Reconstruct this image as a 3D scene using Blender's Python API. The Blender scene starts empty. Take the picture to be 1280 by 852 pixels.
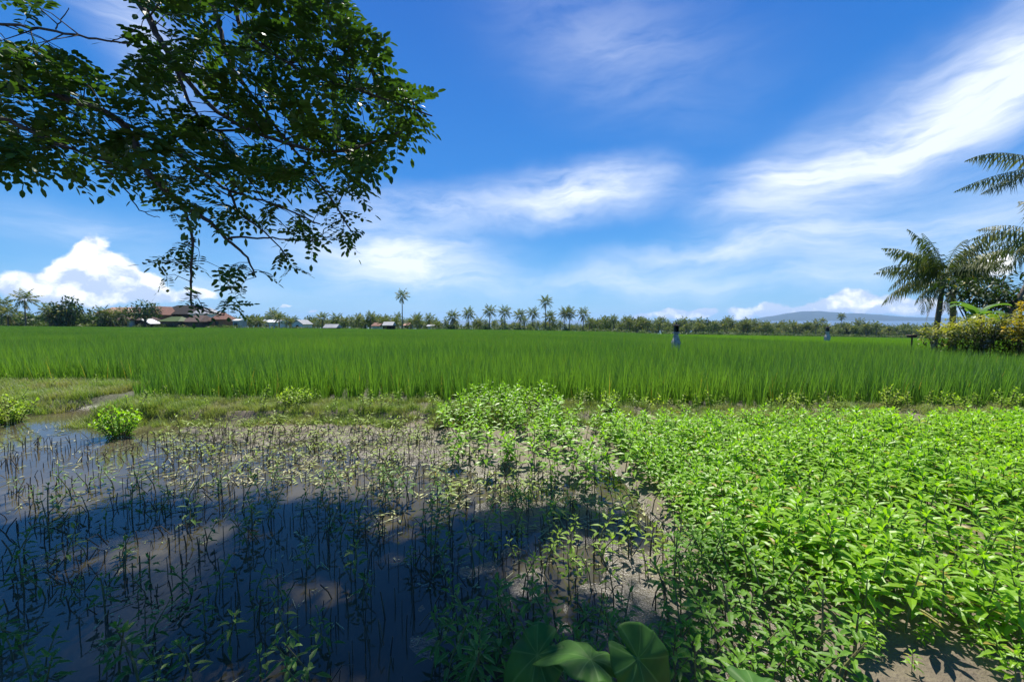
import bpy, math, random
from mathutils import Vector, Matrix, noise
R = math.radians
random.seed(11)
U = random.uniform
scene = bpy.context.scene
COL = scene.collection

# ------------------------------------------------------------------ camera
F = 498.0; CX = 640.0; CY = 426.0
CAMZ = 1.7
PITCH = math.atan(27.0 / F)
cp, sp = math.cos(PITCH), math.sin(PITCH)
def P(px, py, d):
    """point at distance y = d that the pixel (1280 wide) looks at"""
    u = (px - CX) / F; v = (CY - py) / F
    y = cp + sp * v; z = -sp + cp * v
    return Vector((u * d / y, d, CAMZ + z * d / y))
def pix(p):
    x, y, z = p[0], p[1], p[2] - CAMZ; f = y * cp - z * sp; v = y * sp + z * cp
    return (CX + F * x / f, CY - F * v / f) if f > .01 else (0, -9999)
def G(px, py, zg=0.0):
    """point on the level zg that the pixel looks at"""
    u = (px - CX) / F; v = (CY - py) / F
    y = cp + sp * v; z = -sp + cp * v
    k = (zg - CAMZ) / z
    return Vector((u * k, y * k, zg))
cam_d = bpy.data.cameras.new('camera'); cam = bpy.data.objects.new('camera', cam_d); COL.objects.link(cam)
cam_d.sensor_width = 36; cam_d.lens = 36 * F / 1280
cam_d.clip_end = 40000; cam_d.clip_start = 0.05
cam.location = (0, 0, CAMZ); cam.rotation_euler = (R(90) - PITCH, 0, 0)
scene.camera = cam

def ss(a, b, x):
    t = max(0.0, min(1.0, (x - a) / (b - a))); return t * t * (3 - 2 * t)
def inpoly(x, y, poly):
    c = False; n = len(poly); j = n - 1
    for i in range(n):
        xi, yi = poly[i][0], poly[i][1]; xj, yj = poly[j][0], poly[j][1]
        if (yi > y) != (yj > y) and x < (xj - xi) * (y - yi) / (yj - yi) + xi: c = not c
        j = i
    return c
def N(x, y, s, o=0.0): return noise.noise(Vector((x * s + o, y * s - o * .7, o)))

# ------------------------------------------------------------------ mesh helper
class MB:
    def __init__(s): s.v = []; s.f = []; s.m = []; s.c = []; s.kind = []
    def tri(s, pts, c=0.5, m=0):
        i = len(s.v); s.v.extend([tuple(p) for p in pts]); s.f.append(tuple(range(i, i + len(pts)))); s.c.append(c); s.m.append(m)
    def add(s, vs, fs, c=0.5, m=0):
        i = len(s.v); s.v.extend([tuple(p) for p in vs])
        for f in fs: s.f.append(tuple(k + i for k in f)); s.c.append(c); s.m.append(m)
    def box(s, x0, x1, y0, y1, z0, z1, c=.5, m=0, taper=0.0, M=None):
        tx = (x1 - x0) * taper / 2; ty = (y1 - y0) * taper / 2
        vs = [(x0, y0, z0), (x1, y0, z0), (x1, y1, z0), (x0, y1, z0), (x0 + tx, y0 + ty, z1), (x1 - tx, y0 + ty, z1), (x1 - tx, y1 - ty, z1), (x0 + tx, y1 - ty, z1)]
        if M: vs = [M @ Vector(v) for v in vs]
        s.add(vs, [(0, 3, 2, 1), (4, 5, 6, 7), (0, 1, 5, 4), (1, 2, 6, 5), (2, 3, 7, 6), (3, 0, 4, 7)], c, m)
    def tube(s, pts, rad, n=6, c=.5, m=0):
        pts = [Vector(p) for p in pts]; vs = []; fs = []; k = len(pts)
        for i, p in enumerate(pts):
            t = (pts[min(i + 1, k - 1)] - pts[max(i - 1, 0)]).normalized()
            a = t.orthogonal().normalized() if i == 0 else (a - t * a.dot(t)).normalized()
            b = t.cross(a)
            r = rad[i] if isinstance(rad, (list, tuple)) else rad
            for q in range(n):
                w = 2 * math.pi * q / n; vs.append(p + a * (r * math.cos(w)) + b * (r * math.sin(w)))
        for i in range(k - 1):
            for q in range(n):
                q2 = (q + 1) % n; fs.append((i * n + q, i * n + q2, (i + 1) * n + q2, (i + 1) * n + q))
        fs.append(tuple(range(n - 1, -1, -1))); fs.append(tuple((k - 1) * n + q for q in range(n)))
        s.add(vs, fs, c, m)
    def leaf(s, base, d, up, L, W, droop=.3, fold=.25, st=(0.0, .3, .65, 1.0), wd=(.12, 1.0, .75, 0.0), c=.5, m=0):
        """a folded, drooping leaf blade"""
        d = d.normalized(); side = d.cross(up)
        if side.length < 1e-4: side = d.orthogonal()
        side.normalize(); up = side.cross(d).normalized()
        vs = []; fs = []; prev = None
        for t, w in zip(st, wd):
            cpt = base + d * (L * t * (1 - .15 * droop * t)) - Vector((0, 0, 1)) * (droop * L * t * t)
            h = W * .5 * w
            i = len(vs)
            if w <= 0: vs.append(cpt); cur = (i, i, i)
            else:
                vs.extend([cpt - side * h + up * (h * fold), cpt, cpt + side * h + up * (h * fold)]); cur = (i, i + 1, i + 2)
            if prev:
                for a in (0, 1):
                    q = [prev[a], prev[a + 1], cur[a + 1], cur[a]]
                    q2 = []
                    for e in q:
                        if e not in q2: q2.append(e)
                    if len(q2) > 2: fs.append(tuple(q2))
            prev = cur
        s.add(vs, fs, c, m)
    def data(s, name, mats, smooth=False):
        me = bpy.data.meshes.new(name); me.from_pydata(s.v, [], s.f); 
        for mt in (mats if isinstance(mats, (list, tuple)) else [mats]): me.materials.append(mt)
        me.polygons.foreach_set('material_index', s.m)
        a = me.attributes.new('var', 'FLOAT', 'FACE'); a.data.foreach_set('value', s.c)
        if smooth: me.polygons.foreach_set('use_smooth', [True] * len(s.f))
        me.update(); return me
    def build(s, name, mats, parent=None, smooth=False):
        return link(name, s.data(name, mats, smooth), parent)
def link(name, me, parent=None):
    o = bpy.data.objects.new(name, me); COL.objects.link(o)
    if parent: o.parent = parent
    return o
def tag(o, label=None, cat=None, group=None, kind=None):
    if label: o['label'] = label
    if cat: o['category'] = cat
    if group: o['group'] = group
    if kind: o['kind'] = kind
    return o
def thing(name, label, cat, loc=(0, 0, 0), rz=0, group=None, sc=1.0):
    o = bpy.data.objects.new(name, None); COL.objects.link(o); o.empty_display_size = .1
    o.location = loc; o.rotation_euler = (0, 0, rz); o.scale = (sc, sc, sc)
    return tag(o, label, cat, group)

# ------------------------------------------------------------------ materials
def mat(name):
    m = bpy.data.materials.new(name); m.use_nodes = True; nt = m.node_tree; nt.nodes.clear()
    out = nt.nodes.new('ShaderNodeOutputMaterial'); return m, nt, out
def nd(nt, t, **kw):
    n = nt.nodes.new(t)
    for k, v in kw.items():
        if k.startswith('i_'):
            k2 = k[2:]
            n.inputs[int(k2) if k2.isdigit() else k2.replace('_', ' ')].default_value = v
        else: setattr(n, k, v)
    return n
def rgb(c): return (c[0], c[1], c[2], 1)
def mixc(nt, fac, a, b, bt='MIX'):
    n = nt.nodes.new('ShaderNodeMix'); n.data_type = 'RGBA'; n.blend_type = bt
    for sock, v in ((n.inputs[0], fac), (n.inputs[6], a), (n.inputs[7], b)):
        if hasattr(v, 'links') or hasattr(v, 'is_linked'): nt.links.new(v, sock)
        elif isinstance(v, (int, float)): sock.default_value = v
        else: sock.default_value = rgb(v)
    return n.outputs[2]
def rng(nt, sock, a, b, c=0.0, d=1.0):
    n = nt.nodes.new('ShaderNodeMapRange'); nt.links.new(sock, n.inputs[0])
    for i, v in enumerate((a, b, c, d)): n.inputs[i + 1].default_value = v
    return n.outputs[0]
def wnoise(nt, scale, detail=3, stretch=None):
    g = nt.nodes.new('ShaderNodeNewGeometry'); n = nt.nodes.new('ShaderNodeTexNoise')
    n.inputs['Scale'].default_value = scale; n.inputs['Detail'].default_value = detail
    if stretch:
        mp = nt.nodes.new('ShaderNodeMapping'); mp.inputs['Scale'].default_value = stretch
        nt.links.new(g.outputs['Position'], mp.inputs['Vector']); nt.links.new(mp.outputs[0], n.inputs['Vector'])
    else: nt.links.new(g.outputs['Position'], n.inputs['Vector'])
    return n.outputs['Fac']
def leaf_mat(name, ca, cb, cc=None, trans=.35, rough=.5, ns=1.2, gloss=.35, tcol=1.6):
    """leaf: var (0..1 per leaf) runs ca -> cb, clumps in the world run towards cc"""
    m, nt, out = mat(name)
    at = nd(nt, 'ShaderNodeAttribute', attribute_name='var')
    c = mixc(nt, at.outputs['Fac'], ca, cb)
    if cc is not None:
        f = rng(nt, wnoise(nt, ns, 2), .42, .68); c = mixc(nt, f, c, cc)
    c = mixc(nt, rng(nt, at.outputs['Fac'], .972, .985), c, (.36, .29, .06))      # the odd withered leaf
    pb = nd(nt, 'ShaderNodeBsdfPrincipled'); nt.links.new(c, pb.inputs['Base Color'])
    pb.inputs['Roughness'].default_value = rough; pb.inputs['Specular IOR Level'].default_value = gloss
    tr = nd(nt, 'ShaderNodeBsdfTranslucent')
    tc = mixc(nt, 1.0, c, (1.15 * tcol, 1.25 * tcol, .55 * tcol), 'MULTIPLY'); nt.links.new(tc, tr.inputs['Color'])
    mx = nd(nt, 'ShaderNodeMixShader', i_0=trans); nt.links.new(pb.outputs[0], mx.inputs[1]); nt.links.new(tr.outputs[0], mx.inputs[2])
    nt.links.new(mx.outputs[0], out.inputs[0]); return m
def solid(name, ca, cb=None, ns=6.0, rough=.8, bump=0.0, stretch=None, spec=.3):
    m, nt, out = mat(name); pb = nd(nt, 'ShaderNodeBsdfPrincipled')
    pb.inputs['Roughness'].default_value = rough; pb.inputs['Specular IOR Level'].default_value = spec
    f = wnoise(nt, ns, 5, stretch)
    if cb is None: cb = tuple(v * .7 for v in ca)
    nt.links.new(mixc(nt, rng(nt, f, .35, .65), ca, cb), pb.inputs['Base Color'])
    if bump:
        b = nd(nt, 'ShaderNodeBump', i_Strength=bump, i_Distance=.02); nt.links.new(f, b.inputs['Height']); nt.links.new(b.outputs[0], pb.inputs['Normal'])
    nt.links.new(pb.outputs[0], out.inputs[0]); return m

M = {}
M['tree_leaf'] = leaf_mat('tree_leaf', (.030, .072, .013), (.066, .132, .019), (.05, .11, .016), trans=.30, ns=1.6, tcol=1.3)
M['bark'] = solid('bark', (.045, .035, .028), (.09, .075, .06), 22, .9, .6)
M['crop_leaf'] = leaf_mat('crop_leaf', (.145, .30, .010), (.27, .45, .016), (.19, .36, .012), trans=.40, ns=.9, rough=.42, gloss=.4)
M['crop_stem'] = solid('crop_stem', (.14, .2, .04), (.1, .13, .05), 30, .7)
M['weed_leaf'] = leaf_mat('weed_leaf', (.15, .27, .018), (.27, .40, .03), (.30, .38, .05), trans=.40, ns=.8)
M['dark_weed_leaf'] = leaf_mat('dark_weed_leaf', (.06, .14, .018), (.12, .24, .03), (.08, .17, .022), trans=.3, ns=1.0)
M['thicket_leaf'] = leaf_mat('thicket_leaf', (.075, .19, .014), (.17, .33, .02), (.11, .24, .02), trans=.34, ns=1.0)
M['pale_weed_leaf'] = leaf_mat('pale_weed_leaf', (.2, .3, .04), (.33, .38, .09), (.24, .33, .05), trans=.3, ns=1.0)
M['weed_stem'] = solid('weed_stem', (.16, .17, .05), (.09, .07, .04), 25, .8)
M['stalk'] = solid('stalk', (.12, .095, .05), (.05, .038, .026), 8, .75)
M['rice_leaf'] = leaf_mat('rice_leaf', (.054, .135, .020), (.140, .260, .040), (.13, .24, .028), trans=.34, ns=.16, rough=.5, gloss=.4, tcol=1.6)
M['rice_light'] = leaf_mat('rice_light', (.11, .24, .015), (.16, .3, .02), (.16, .27, .02), trans=.38, ns=.1, rough=.55, gloss=.2)
M['grass_leaf'] = leaf_mat('grass_leaf', (.10, .19, .025), (.24, .29, .075), (.24, .24, .09), trans=.3, ns=1.6)
M['litter'] = leaf_mat('litter', (.34, .34, .12), (.45, .42, .25), (.3, .36, .1), trans=.1, ns=2)
M['taro_leaf'] = None
M['palm_leaf'] = leaf_mat('palm_leaf', (.035, .065, .016), (.12, .145, .04), None, trans=.25, rough=.55, gloss=.18)
M['palm_near'] = leaf_mat('palm_near', (.03, .062, .016), (.10, .135, .035), (.15, .15, .055), trans=.22, ns=.7, rough=.5, gloss=.25)
M['palm_dead'] = leaf_mat('palm_dead', (.22, .15, .06), (.30, .22, .09), None, trans=.2)
M['palm_trunk'] = solid('palm_trunk', (.2, .17, .14), (.12, .1, .08), 5, .9, .4, (1, 1, 6))
M['scrub_leaf'] = leaf_mat('scrub_leaf', (.05, .10, .02), (.16, .2, .05), (.035, .07, .018), trans=.25, ns=.12)
M['broad_leaf'] = leaf_mat('broad_leaf', (.02, .045, .012), (.055, .095, .022), (.03, .06, .015), trans=.2, ns=.5)
M['croton'] = leaf_mat('croton', (.36, .27, .02), (.55, .38, .025), (.10, .13, .015), trans=.28, ns=2.4)
M['croton_lime'] = leaf_mat('croton_lime', (.24, .27, .02), (.42, .38, .03), (.07, .11, .015), trans=.28, ns=2.4)
M['croton_green'] = leaf_mat('croton_green', (.02, .05, .012), (.06, .09, .015), (.10, .11, .015), trans=.2, ns=2.5)
M['banana_leaf'] = leaf_mat('banana_leaf', (.08, .17, .03), (.13, .23, .05), None, trans=.35, rough=.35)
M['stone'] = solid('stone', (.16, .15, .14), (.05, .05, .05), 14, .9, .5)
M['stone_pale'] = solid('stone_pale', (.50, .49, .47), (.2, .2, .19), 16, .9, .5)
M['stone_dark'] = solid('stone_dark', (.05, .05, .048), (.025, .025, .025), 14, .9, .5)
M['white_wall'] = solid('white_wall', (.62, .62, .6), (.5, .5, .48), .6, .85)
M['grey_wall'] = solid('grey_wall', (.38, .38, .37), (.28, .28, .27), .6, .85)
M['brown_wall'] = solid('brown_wall', (.13, .09, .065), (.09, .06, .045), .8, .85)
M['orange_wall'] = solid('orange_wall', (.4, .17, .08), (.3, .12, .06), .8, .85)
M['tile_orange'] = solid('tile_orange', (.23, .11, .075), (.16, .085, .065), 1.2, .85, .3, (4, 1, 1))
M['tile_pink'] = solid('tile_pink', (.45, .26, .19), (.36, .2, .15), 1.2, .85, .3, (4, 1, 1))
M['tile_brown'] = solid('tile_brown', (.11, .075, .06), (.075, .05, .042), 1.2, .85, .3, (4, 1, 1))
M['tile_dark'] = solid('tile_dark', (.028, .026, .025), (.04, .037, .035), 1.2, .9, .3, (4, 1, 1), .1)
M['sheet_grey'] = solid('sheet_grey', (.3, .31, .32), (.22, .23, .24), .8, .6)
M['sheet_white'] = solid('sheet_white', (.7, .71, .72), (.6, .6, .6), .8, .6)
M['window_dark'] = solid('window_dark', (.03, .035, .04), (.02, .02, .025), 1, .2, spec=.6)
M['wood_dark'] = solid('wood_dark', (.06, .045, .035), (.035, .028, .022), 3, .85)
M['cloth_white'] = solid('cloth_white', (.75, .75, .73), (.62, .62, .6), 4, .9)
M['hill'] = solid('hill', (.025, .045, .035), (.035, .06, .045), .004, .95)

# ------------------------------------------------------------------ terrain
def slope(x, y):
    r = max(-1.3, min(1.3, x / max(y, 1.0)))
    return .0226 + (.0096 if r < 0 else .020) * r
def xb(y): return 14.0 + (y - 13.4) * .163                      # right end of the near paddy
def field_z(x, y):
    z = .1 - slope(x, y) * max(0.0, y - 15)
    if y > 10: z -= .40 * ss(0, .5, x - xb(y))
    return max(z, -26.0)
def yr(x): return 9.3 - 2.0 * ss(-8.0, -7.0, x) - .30 * ss(-4, 2, x) - .3 * ss(1, 3, x) + .16 * N(x, 0, .6) + .13 * N(x, 3, 2.3)      # first row of rice
CROP = [(1.18, 5.7), (1.2, 5.1), (1.32, 4.1), (1.28, 3.0), (1.5, 2.1), (2.3, 1.86), (4.2, 1.6), (12.0, 2.0), (12.0, 5.75)]
def xl(y): return 1.2 + .1 * ss(5, 4, y) + .35 * ss(2.9, 1.9, y)
def ground_z(x, y):
    f = yr(x)
    if y > f: return field_z(x, y) + .02 * N(x, y, 2)
    if y < 1.0: return .14 + .03 * N(x, y, 1.5)
    pond = -.046 + .060 * ss(-2.0, .9, x) + .036 * N(x, y, 1.3, 3) + .018 * N(x, y, 4.5, 9) + .008 * N(x, y, 11, 4)
    pond += .05 * ss(5.2, 6.3, y) * ss(-7, -4.5, x) + .045 * ss(4.0, 4.8, y) * ss(-5.5, -3.5, x)
    crop = .075 + .03 * N(x, y, 3, 5) + .012 * N(x, y, 10, 5)
    k = ss(-.14, .05, x - xl(y) + .06 * N(x, y, 2.2)) * ss(1.3, 1.9, y)
    z = pond * (1 - k) + crop * k
    chan = math.exp(-((x - xl(y) + .28) / .16) ** 2) * ss(2.6, 3.2, y) * ss(5.2, 4.2, y)
    z = z * (1 - chan) - .03 * chan
    z += (.14 - z) * ss(1.75, 1.1, y + .12 * N(x, y, 1.4))
    # bund along the rice
    t = (y - (f - .95)) / .95
    if x < -7.0: 
        t = (y - 6.9) / 2.4
    if t > 0:
        b = (.17 + .05 * N(x, y, 1.3)) * ss(0, .25, t) * ss(1.25, .7, t) + .1 * ss(.6, 1.0, t)
        z = z * (1 - ss(0, .3, t)) + b * ss(0, .3, t) + .02 * N(x, y, 6)
        gap = math.exp(-((x + 7.75 + .25 * math.sin(y * 2)) / .36) ** 4)
        z = z * (1 - gap) - .03 * gap
    return z
def axis(lo, hi, fine, a, b):
    """a list of coordinates: even between a and b, growing outwards to lo and hi"""
    n = int((b - a) / fine); xs = [a + (b - a) * i / n for i in range(n + 1)]
    s = fine; x = b
    while x < hi: s *= 1.13; x += s; xs.append(min(x, hi))
    s = fine; x = a; l = []
    while x > lo: s *= 1.13; x -= s; l.append(max(x, lo))
    return l[::-1] + xs
gx = axis(-9000, 9000, .065, -9.0, 6.5); gy = axis(-300, 9000, .055, 1.1, 9.6)
gv = [(x, y, ground_z(x, y)) for y in gy for x in gx]; nx = len(gx)
gf = [(j * nx + i, j * nx + i + 1, (j + 1) * nx + i + 1, (j + 1) * nx + i) for j in range(len(gy) - 1) for i in range(nx - 1)]
gm = bpy.data.meshes.new('ground'); gm.from_pydata(gv, [], gf)
gm.polygons.foreach_set('use_smooth', [True] * len(gf))
m, nt, out = mat('ground_soil')
geo = nd(nt, 'ShaderNodeNewGeometry'); sx = nd(nt, 'ShaderNodeSeparateXYZ'); nt.links.new(geo.outputs['Position'], sx.inputs[0])
f1 = wnoise(nt, 2.5, 6); f2 = wnoise(nt, 16, 5); f3 = wnoise(nt, 60, 4)
mud = mixc(nt, rng(nt, f1, .35, .65), (.118, .094, .056), (.168, .138, .086))
mud = mixc(nt, rng(nt, f2, .5, .75), mud, (.1, .075, .05))
mud = mixc(nt, rng(nt, f3, .6, .75, 0, .5), mud, (.22, .19, .13))
wet = rng(nt, sx.outputs['Z'], .005, .05)                       # 0 near the water level
mudw = mixc(nt, wet, (.092, .076, .048), mud)
far = rng(nt, sx.outputs['Y'], 6.9, 7.6)
green = mixc(nt, rng(nt, wnoise(nt, .05, 4), .4, .6), (.045, .11, .018), (.075, .15, .025))
soilgreen = mixc(nt, rng(nt, sx.outputs['Y'], 12, 60), (.05, .055, .02), green)
colr = mixc(nt, far, mudw, soilgreen)
pb = nd(nt, 'ShaderNodeBsdfPrincipled'); nt.links.new(colr, pb.inputs['Base Color'])
nt.links.new(rng(nt, sx.outputs['Z'], .0, .06, .28, .75), pb.inputs['Roughness'])
bp = nd(nt, 'ShaderNodeBump', i_Strength=.55, i_Distance=.02)
ad = nd(nt, 'ShaderNodeMath', operation='ADD'); nt.links.new(f2, ad.inputs[0]); nt.links.new(f3, ad.inputs[1]); nt.links.new(ad.outputs[0], bp.inputs['Height'])
nt.links.new(bp.outputs[0], pb.inputs['Normal']); nt.links.new(pb.outputs[0], out.inputs[0])
gm.materials.append(m)
tag(link('ground', gm), kind='structure')

# murky water of the flooded bed
m, nt, out = mat('murky_water')
pb = nd(nt, 'ShaderNodeBsdfPrincipled'); pb.inputs['Roughness'].default_value = .025; pb.inputs['IOR'].default_value = 1.36
nt.links.new(mixc(nt, rng(nt, wnoise(nt, .9, 4), .4, .65), (.050, .045, .026), (.100, .086, .052)), pb.inputs['Base Color'])
bp = nd(nt, 'ShaderNodeBump', i_Strength=.2, i_Distance=.01); nt.links.new(wnoise(nt, 9, 3, (1, .6, 1)), bp.inputs['Height']); nt.links.new(bp.outputs[0], pb.inputs['Normal'])
nt.links.new(pb.outputs[0], out.inputs[0])
w = MB(); w.tri([(-30, .9, 0), (2.2, .9, 0), (2.2, 9.35, 0), (-30, 9.35, 0)])
tag(w.build('pond_water', m), kind='structure')
# the sea
m, nt, out = mat('sea_water')
pb = nd(nt, 'ShaderNodeBsdfPrincipled'); pb.inputs['Base Color'].default_value = (.03, .09, .16, 1); pb.inputs['Roughness'].default_value = .35
nt.links.new(pb.outputs[0], out.inputs[0])
w = MB(); w.tri([(-8900, 700, -24), (8900, 700, -24), (8900, 8950, -24), (-8900, 8950, -24)])
tag(w.build('sea', m), kind='structure')
# hills across the water
w = MB(); cols = 120; vs = []; fs = []
for i in range(cols + 1):
    x = 2900 + 5600 * i / cols
    px = CX + x / 7000 * F
    h = 95 * math.exp(-((px - 1000) / 55) ** 2) + 62 * math.exp(-((px - 1075) / 60) ** 2) + 50 * ss(930, 1000, px) + 10 * N(x, 0, .004)
    h = max(2, h * ss(0, 6, i) * ss(0, 8, cols - i) )
    for j, (dy, k) in enumerate(((-900, 0), (-450, .55), (0, 1), (500, .6), (1200, 0))):
        vs.append((x * (1 + dy / 7000), 7000 + dy, -25 + h * k * (1 + .12 * N(x, dy, .003, 2)) + 0))
for i in range(cols):
    for j in range(4): fs.append((i * 5 + j, (i + 1) * 5 + j, (i + 1) * 5 + j + 1, i * 5 + j + 1))
w.add(vs, fs); tag(w.build('hills', M['hill'], smooth=True), kind='structure')

# ------------------------------------------------------------------ stuff by geometry nodes (templates live inside the same mesh)
def stuff(name, templates, pts, mats, label, cat):
    """templates: list of MB; pts: (pos, rotz, scale, template index, tilt)"""
    v = []; f = []; mi = []; c = []; kind = []
    for k, t in enumerate(templates):
        o = len(v); v.extend(t.v); f.extend([tuple(i + o for i in q) for q in t.f]); mi.extend(t.m); c.extend(t.c); kind.extend([k] * len(t.v))
    n0 = len(v)
    for p in pts: v.append(tuple(p[0])); kind.append(-1)
    me = bpy.data.meshes.new(name); me.from_pydata(v, [], f)
    for mt in mats: me.materials.append(mt)
    me.polygons.foreach_set('material_index', mi)
    me.attributes.new('var', 'FLOAT', 'FACE').data.foreach_set('value', c)
    me.attributes.new('tk', 'INT', 'POINT').data.foreach_set('value', kind)
    me.attributes.new('pick', 'INT', 'POINT').data.foreach_set('value', [0] * n0 + [p[3] for p in pts])
    me.attributes.new('scl', 'FLOAT', 'POINT').data.foreach_set('value', [1.0] * n0 + [p[2] for p in pts])
    rv = [0.0] * (3 * n0)
    for p in pts: rv.extend((p[4] if len(p) > 4 else 0.0, U(-.02, .02), p[1]))
    me.attributes.new('rot', 'FLOAT_VECTOR', 'POINT').data.foreach_set('vector', rv)
    o = link(name, me); tag(o, label, cat, kind='stuff')
    ng = bpy.data.node_groups.new(name + '_spread', 'GeometryNodeTree')
    ng.interface.new_socket('Geometry', in_out='INPUT', socket_type='NodeSocketGeometry'); ng.interface.new_socket('Geometry', in_out='OUTPUT', socket_type='NodeSocketGeometry')
    gi = ng.nodes.new('NodeGroupInput'); go = ng.nodes.new('NodeGroupOutput'); L = ng.links.new
    def attr(nm, ty):
        a = ng.nodes.new('GeometryNodeInputNamedAttribute'); a.data_type = ty; a.inputs['Name'].default_value = nm; return a.outputs[0]
    def sep(val):
        cmp = ng.nodes.new('FunctionNodeCompare'); cmp.data_type = 'INT'; cmp.operation = 'EQUAL'
        ia = [s for s in cmp.inputs if s.type == 'INT']; L(attr('tk', 'INT'), ia[0]); ia[1].default_value = val
        s = ng.nodes.new('GeometryNodeSeparateGeometry'); s.domain = 'POINT'; L(gi.outputs[0], s.inputs[0]); L(cmp.outputs[0], s.inputs[1]); return s.outputs[0]
    g2i = ng.nodes.new('GeometryNodeGeometryToInstance')
    for k in reversed(range(len(templates))): L(sep(k), g2i.inputs[0])
    iop = ng.nodes.new('GeometryNodeInstanceOnPoints'); L(sep(-1), iop.inputs['Points']); L(g2i.outputs[0], iop.inputs['Instance'])
    iop.inputs['Pick Instance'].default_value = True
    L(attr('pick', 'INT'), iop.inputs['Instance Index']); L(attr('scl', 'FLOAT'), iop.inputs['Scale'])
    e2r = ng.nodes.new('FunctionNodeEulerToRotation'); L(attr('rot', 'FLOAT_VECTOR'), e2r.inputs[0]); L(e2r.outputs[0], iop.inputs['Rotation'])
    L(iop.outputs[0], go.inputs[0])
    md = o.modifiers.new('spread', 'NODES'); md.node_group = ng
    return o

# ------------------------------------------------------------------ rice
def blade(mb, base, az, lean, L, W, curl, c, seg=3):
    d = Vector((math.cos(az), math.sin(az), 0)); side = Vector((-d.y, d.x, 0)); p = Vector(base); a = lean; prev = None; vs = []; fs = []
    for i in range(seg + 1):
        t = i / seg; h = W * .5 * (1 - t ** 2.2) 
        if i < seg: vs.extend([p - side * h, p + side * h])
        else: vs.append(p)
        if i > 0:
            o = 2 * (i - 1)
            fs.append((o, o + 1, o + 3, o + 2) if i < seg else (o, o + 1, o + 2))
        p = p + (d * math.sin(a) + Vector((0, 0, 1)) * math.cos(a)) * (L / seg); a += curl
    mb.add(vs, fs, c)
def rice_clump(n, L, spread, W=.009, seg=3):
    mb = MB()
    for _ in range(n):
        a = U(0, 2 * math.pi); r = spread * math.sqrt(U(0, 1))
        blade(mb, (r * math.cos(a), r * math.sin(a), 0), a + U(-.9, .9), U(.02, .30), L * U(.65, 1.05), W * U(.8, 1.25), U(0, .14), random.random() ** 1.3, seg)
    return mb
near_t = [rice_clump(28, .80, .055, .0115) for _ in range(6)]
def rice_patch(side, clumps, n, W):
    mb = MB()
    for _ in range(clumps):
        cx, cy = U(-side / 2, side / 2), U(-side / 2, side / 2); L = .78 * U(.9, 1.08)
        for _ in range(n):
            a = U(0, 6.283)
            blade(mb, (cx + .06 * math.cos(a), cy + .06 * math.sin(a), 0), a, U(.03, .28), L * U(.75, 1.05), W, U(.0, .2), random.random() ** 1.3, 2)
    return mb
mid_t = [rice_patch(1.0, 24, 17, .015) for _ in range(4)]
far_t = [rice_patch(3.0, 60, 9, .05) for _ in range(4)]
npts, mpts, fpts = [], [], []
y = 7.0
while y < 17:
    x = -1.45 * y - 1
    while x < min(1.45 * y + 1, xb(max(y, 13.4)) + .1 * 0):
        X = x + U(-.07, .07); Y = y + U(-.06, .06)
        if Y > yr(X) + .05 and not (abs(X - 6.18) < .25 and abs(Y - 15) < .25):
            hs = 1.0 + .12 * N(X, Y, .35) 
            npts.append((Vector((X, Y, field_z(X, Y))), U(0, 6.28), hs * U(.9, 1.1), random.randrange(6)))
        x += .235
    y += .215
mid_l, far_l = [], []
y = 17.4
while y < 46:
    x = -1.4 * y
    while x < 1.4 * y:
        rt = x > xb(y)
        e = (Vector((x + U(-.1, .1), y + U(-.1, .1), field_z(x, y) - (.1 if rt else 0))), random.randrange(4) * math.pi / 2 + U(-.15, .15), 1 + .1 * N(x, y, .2), random.randrange(4))
        (mid_l if rt else mpts).append(e); x += .92
    y += .9
y = 13.5
while y < 17.4:                                               # lower paddy right of the step
    x = xb(y) + .9
    while x < 1.45 * y: 
        mid_l.append((Vector((x, y, field_z(x, y) - .1)), U(0, 6), 1.0, random.randrange(4))); x += .9
    y += .9
def treeline_y(px):
    if px < 290: return 122
    if px < 560: return 122 + (px - 290) * .09
    if px < 740: return 147
    return 147 + (px - 740) * .18
y = 46.5
while y < 205:
    x = -1.35 * y
    while x < 1.35 * y:
        px = CX + x / y * F
        if y < treeline_y(px) - 3:
            rt = x > xb(y)
            (far_l if rt else fpts).append((Vector((x, y, field_z(x, y) - (.15 if rt else 0))), U(0, 6.28), 1 + .08 * N(x, y, .1), random.randrange(4)))
        x += 2.5
    y += 2.5
stuff('rice_field', near_t + mid_t + far_t,
      npts + [(p[0], p[1], p[2], p[3] + 6) for p in mpts] + [(p[0], p[1], p[2], p[3] + 10) for p in fpts], [M['rice_leaf']],
      'wide field of dark green young rice filling the middle of the picture', 'rice')
stuff('lower_rice_field', [rice_patch(1.0, 24, 17, .015) for _ in range(3)] + [rice_patch(3.0, 60, 9, .05) for _ in range(3)],
      [(p[0], p[1], p[2] * .9, p[3] % 3) for p in mid_l] + [(p[0], p[1], p[2] * .9, 3 + p[3] % 3) for p in far_l], [M['rice_light']],
      'lighter green rice of the lower field on the right, before the far palms', 'rice')
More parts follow.
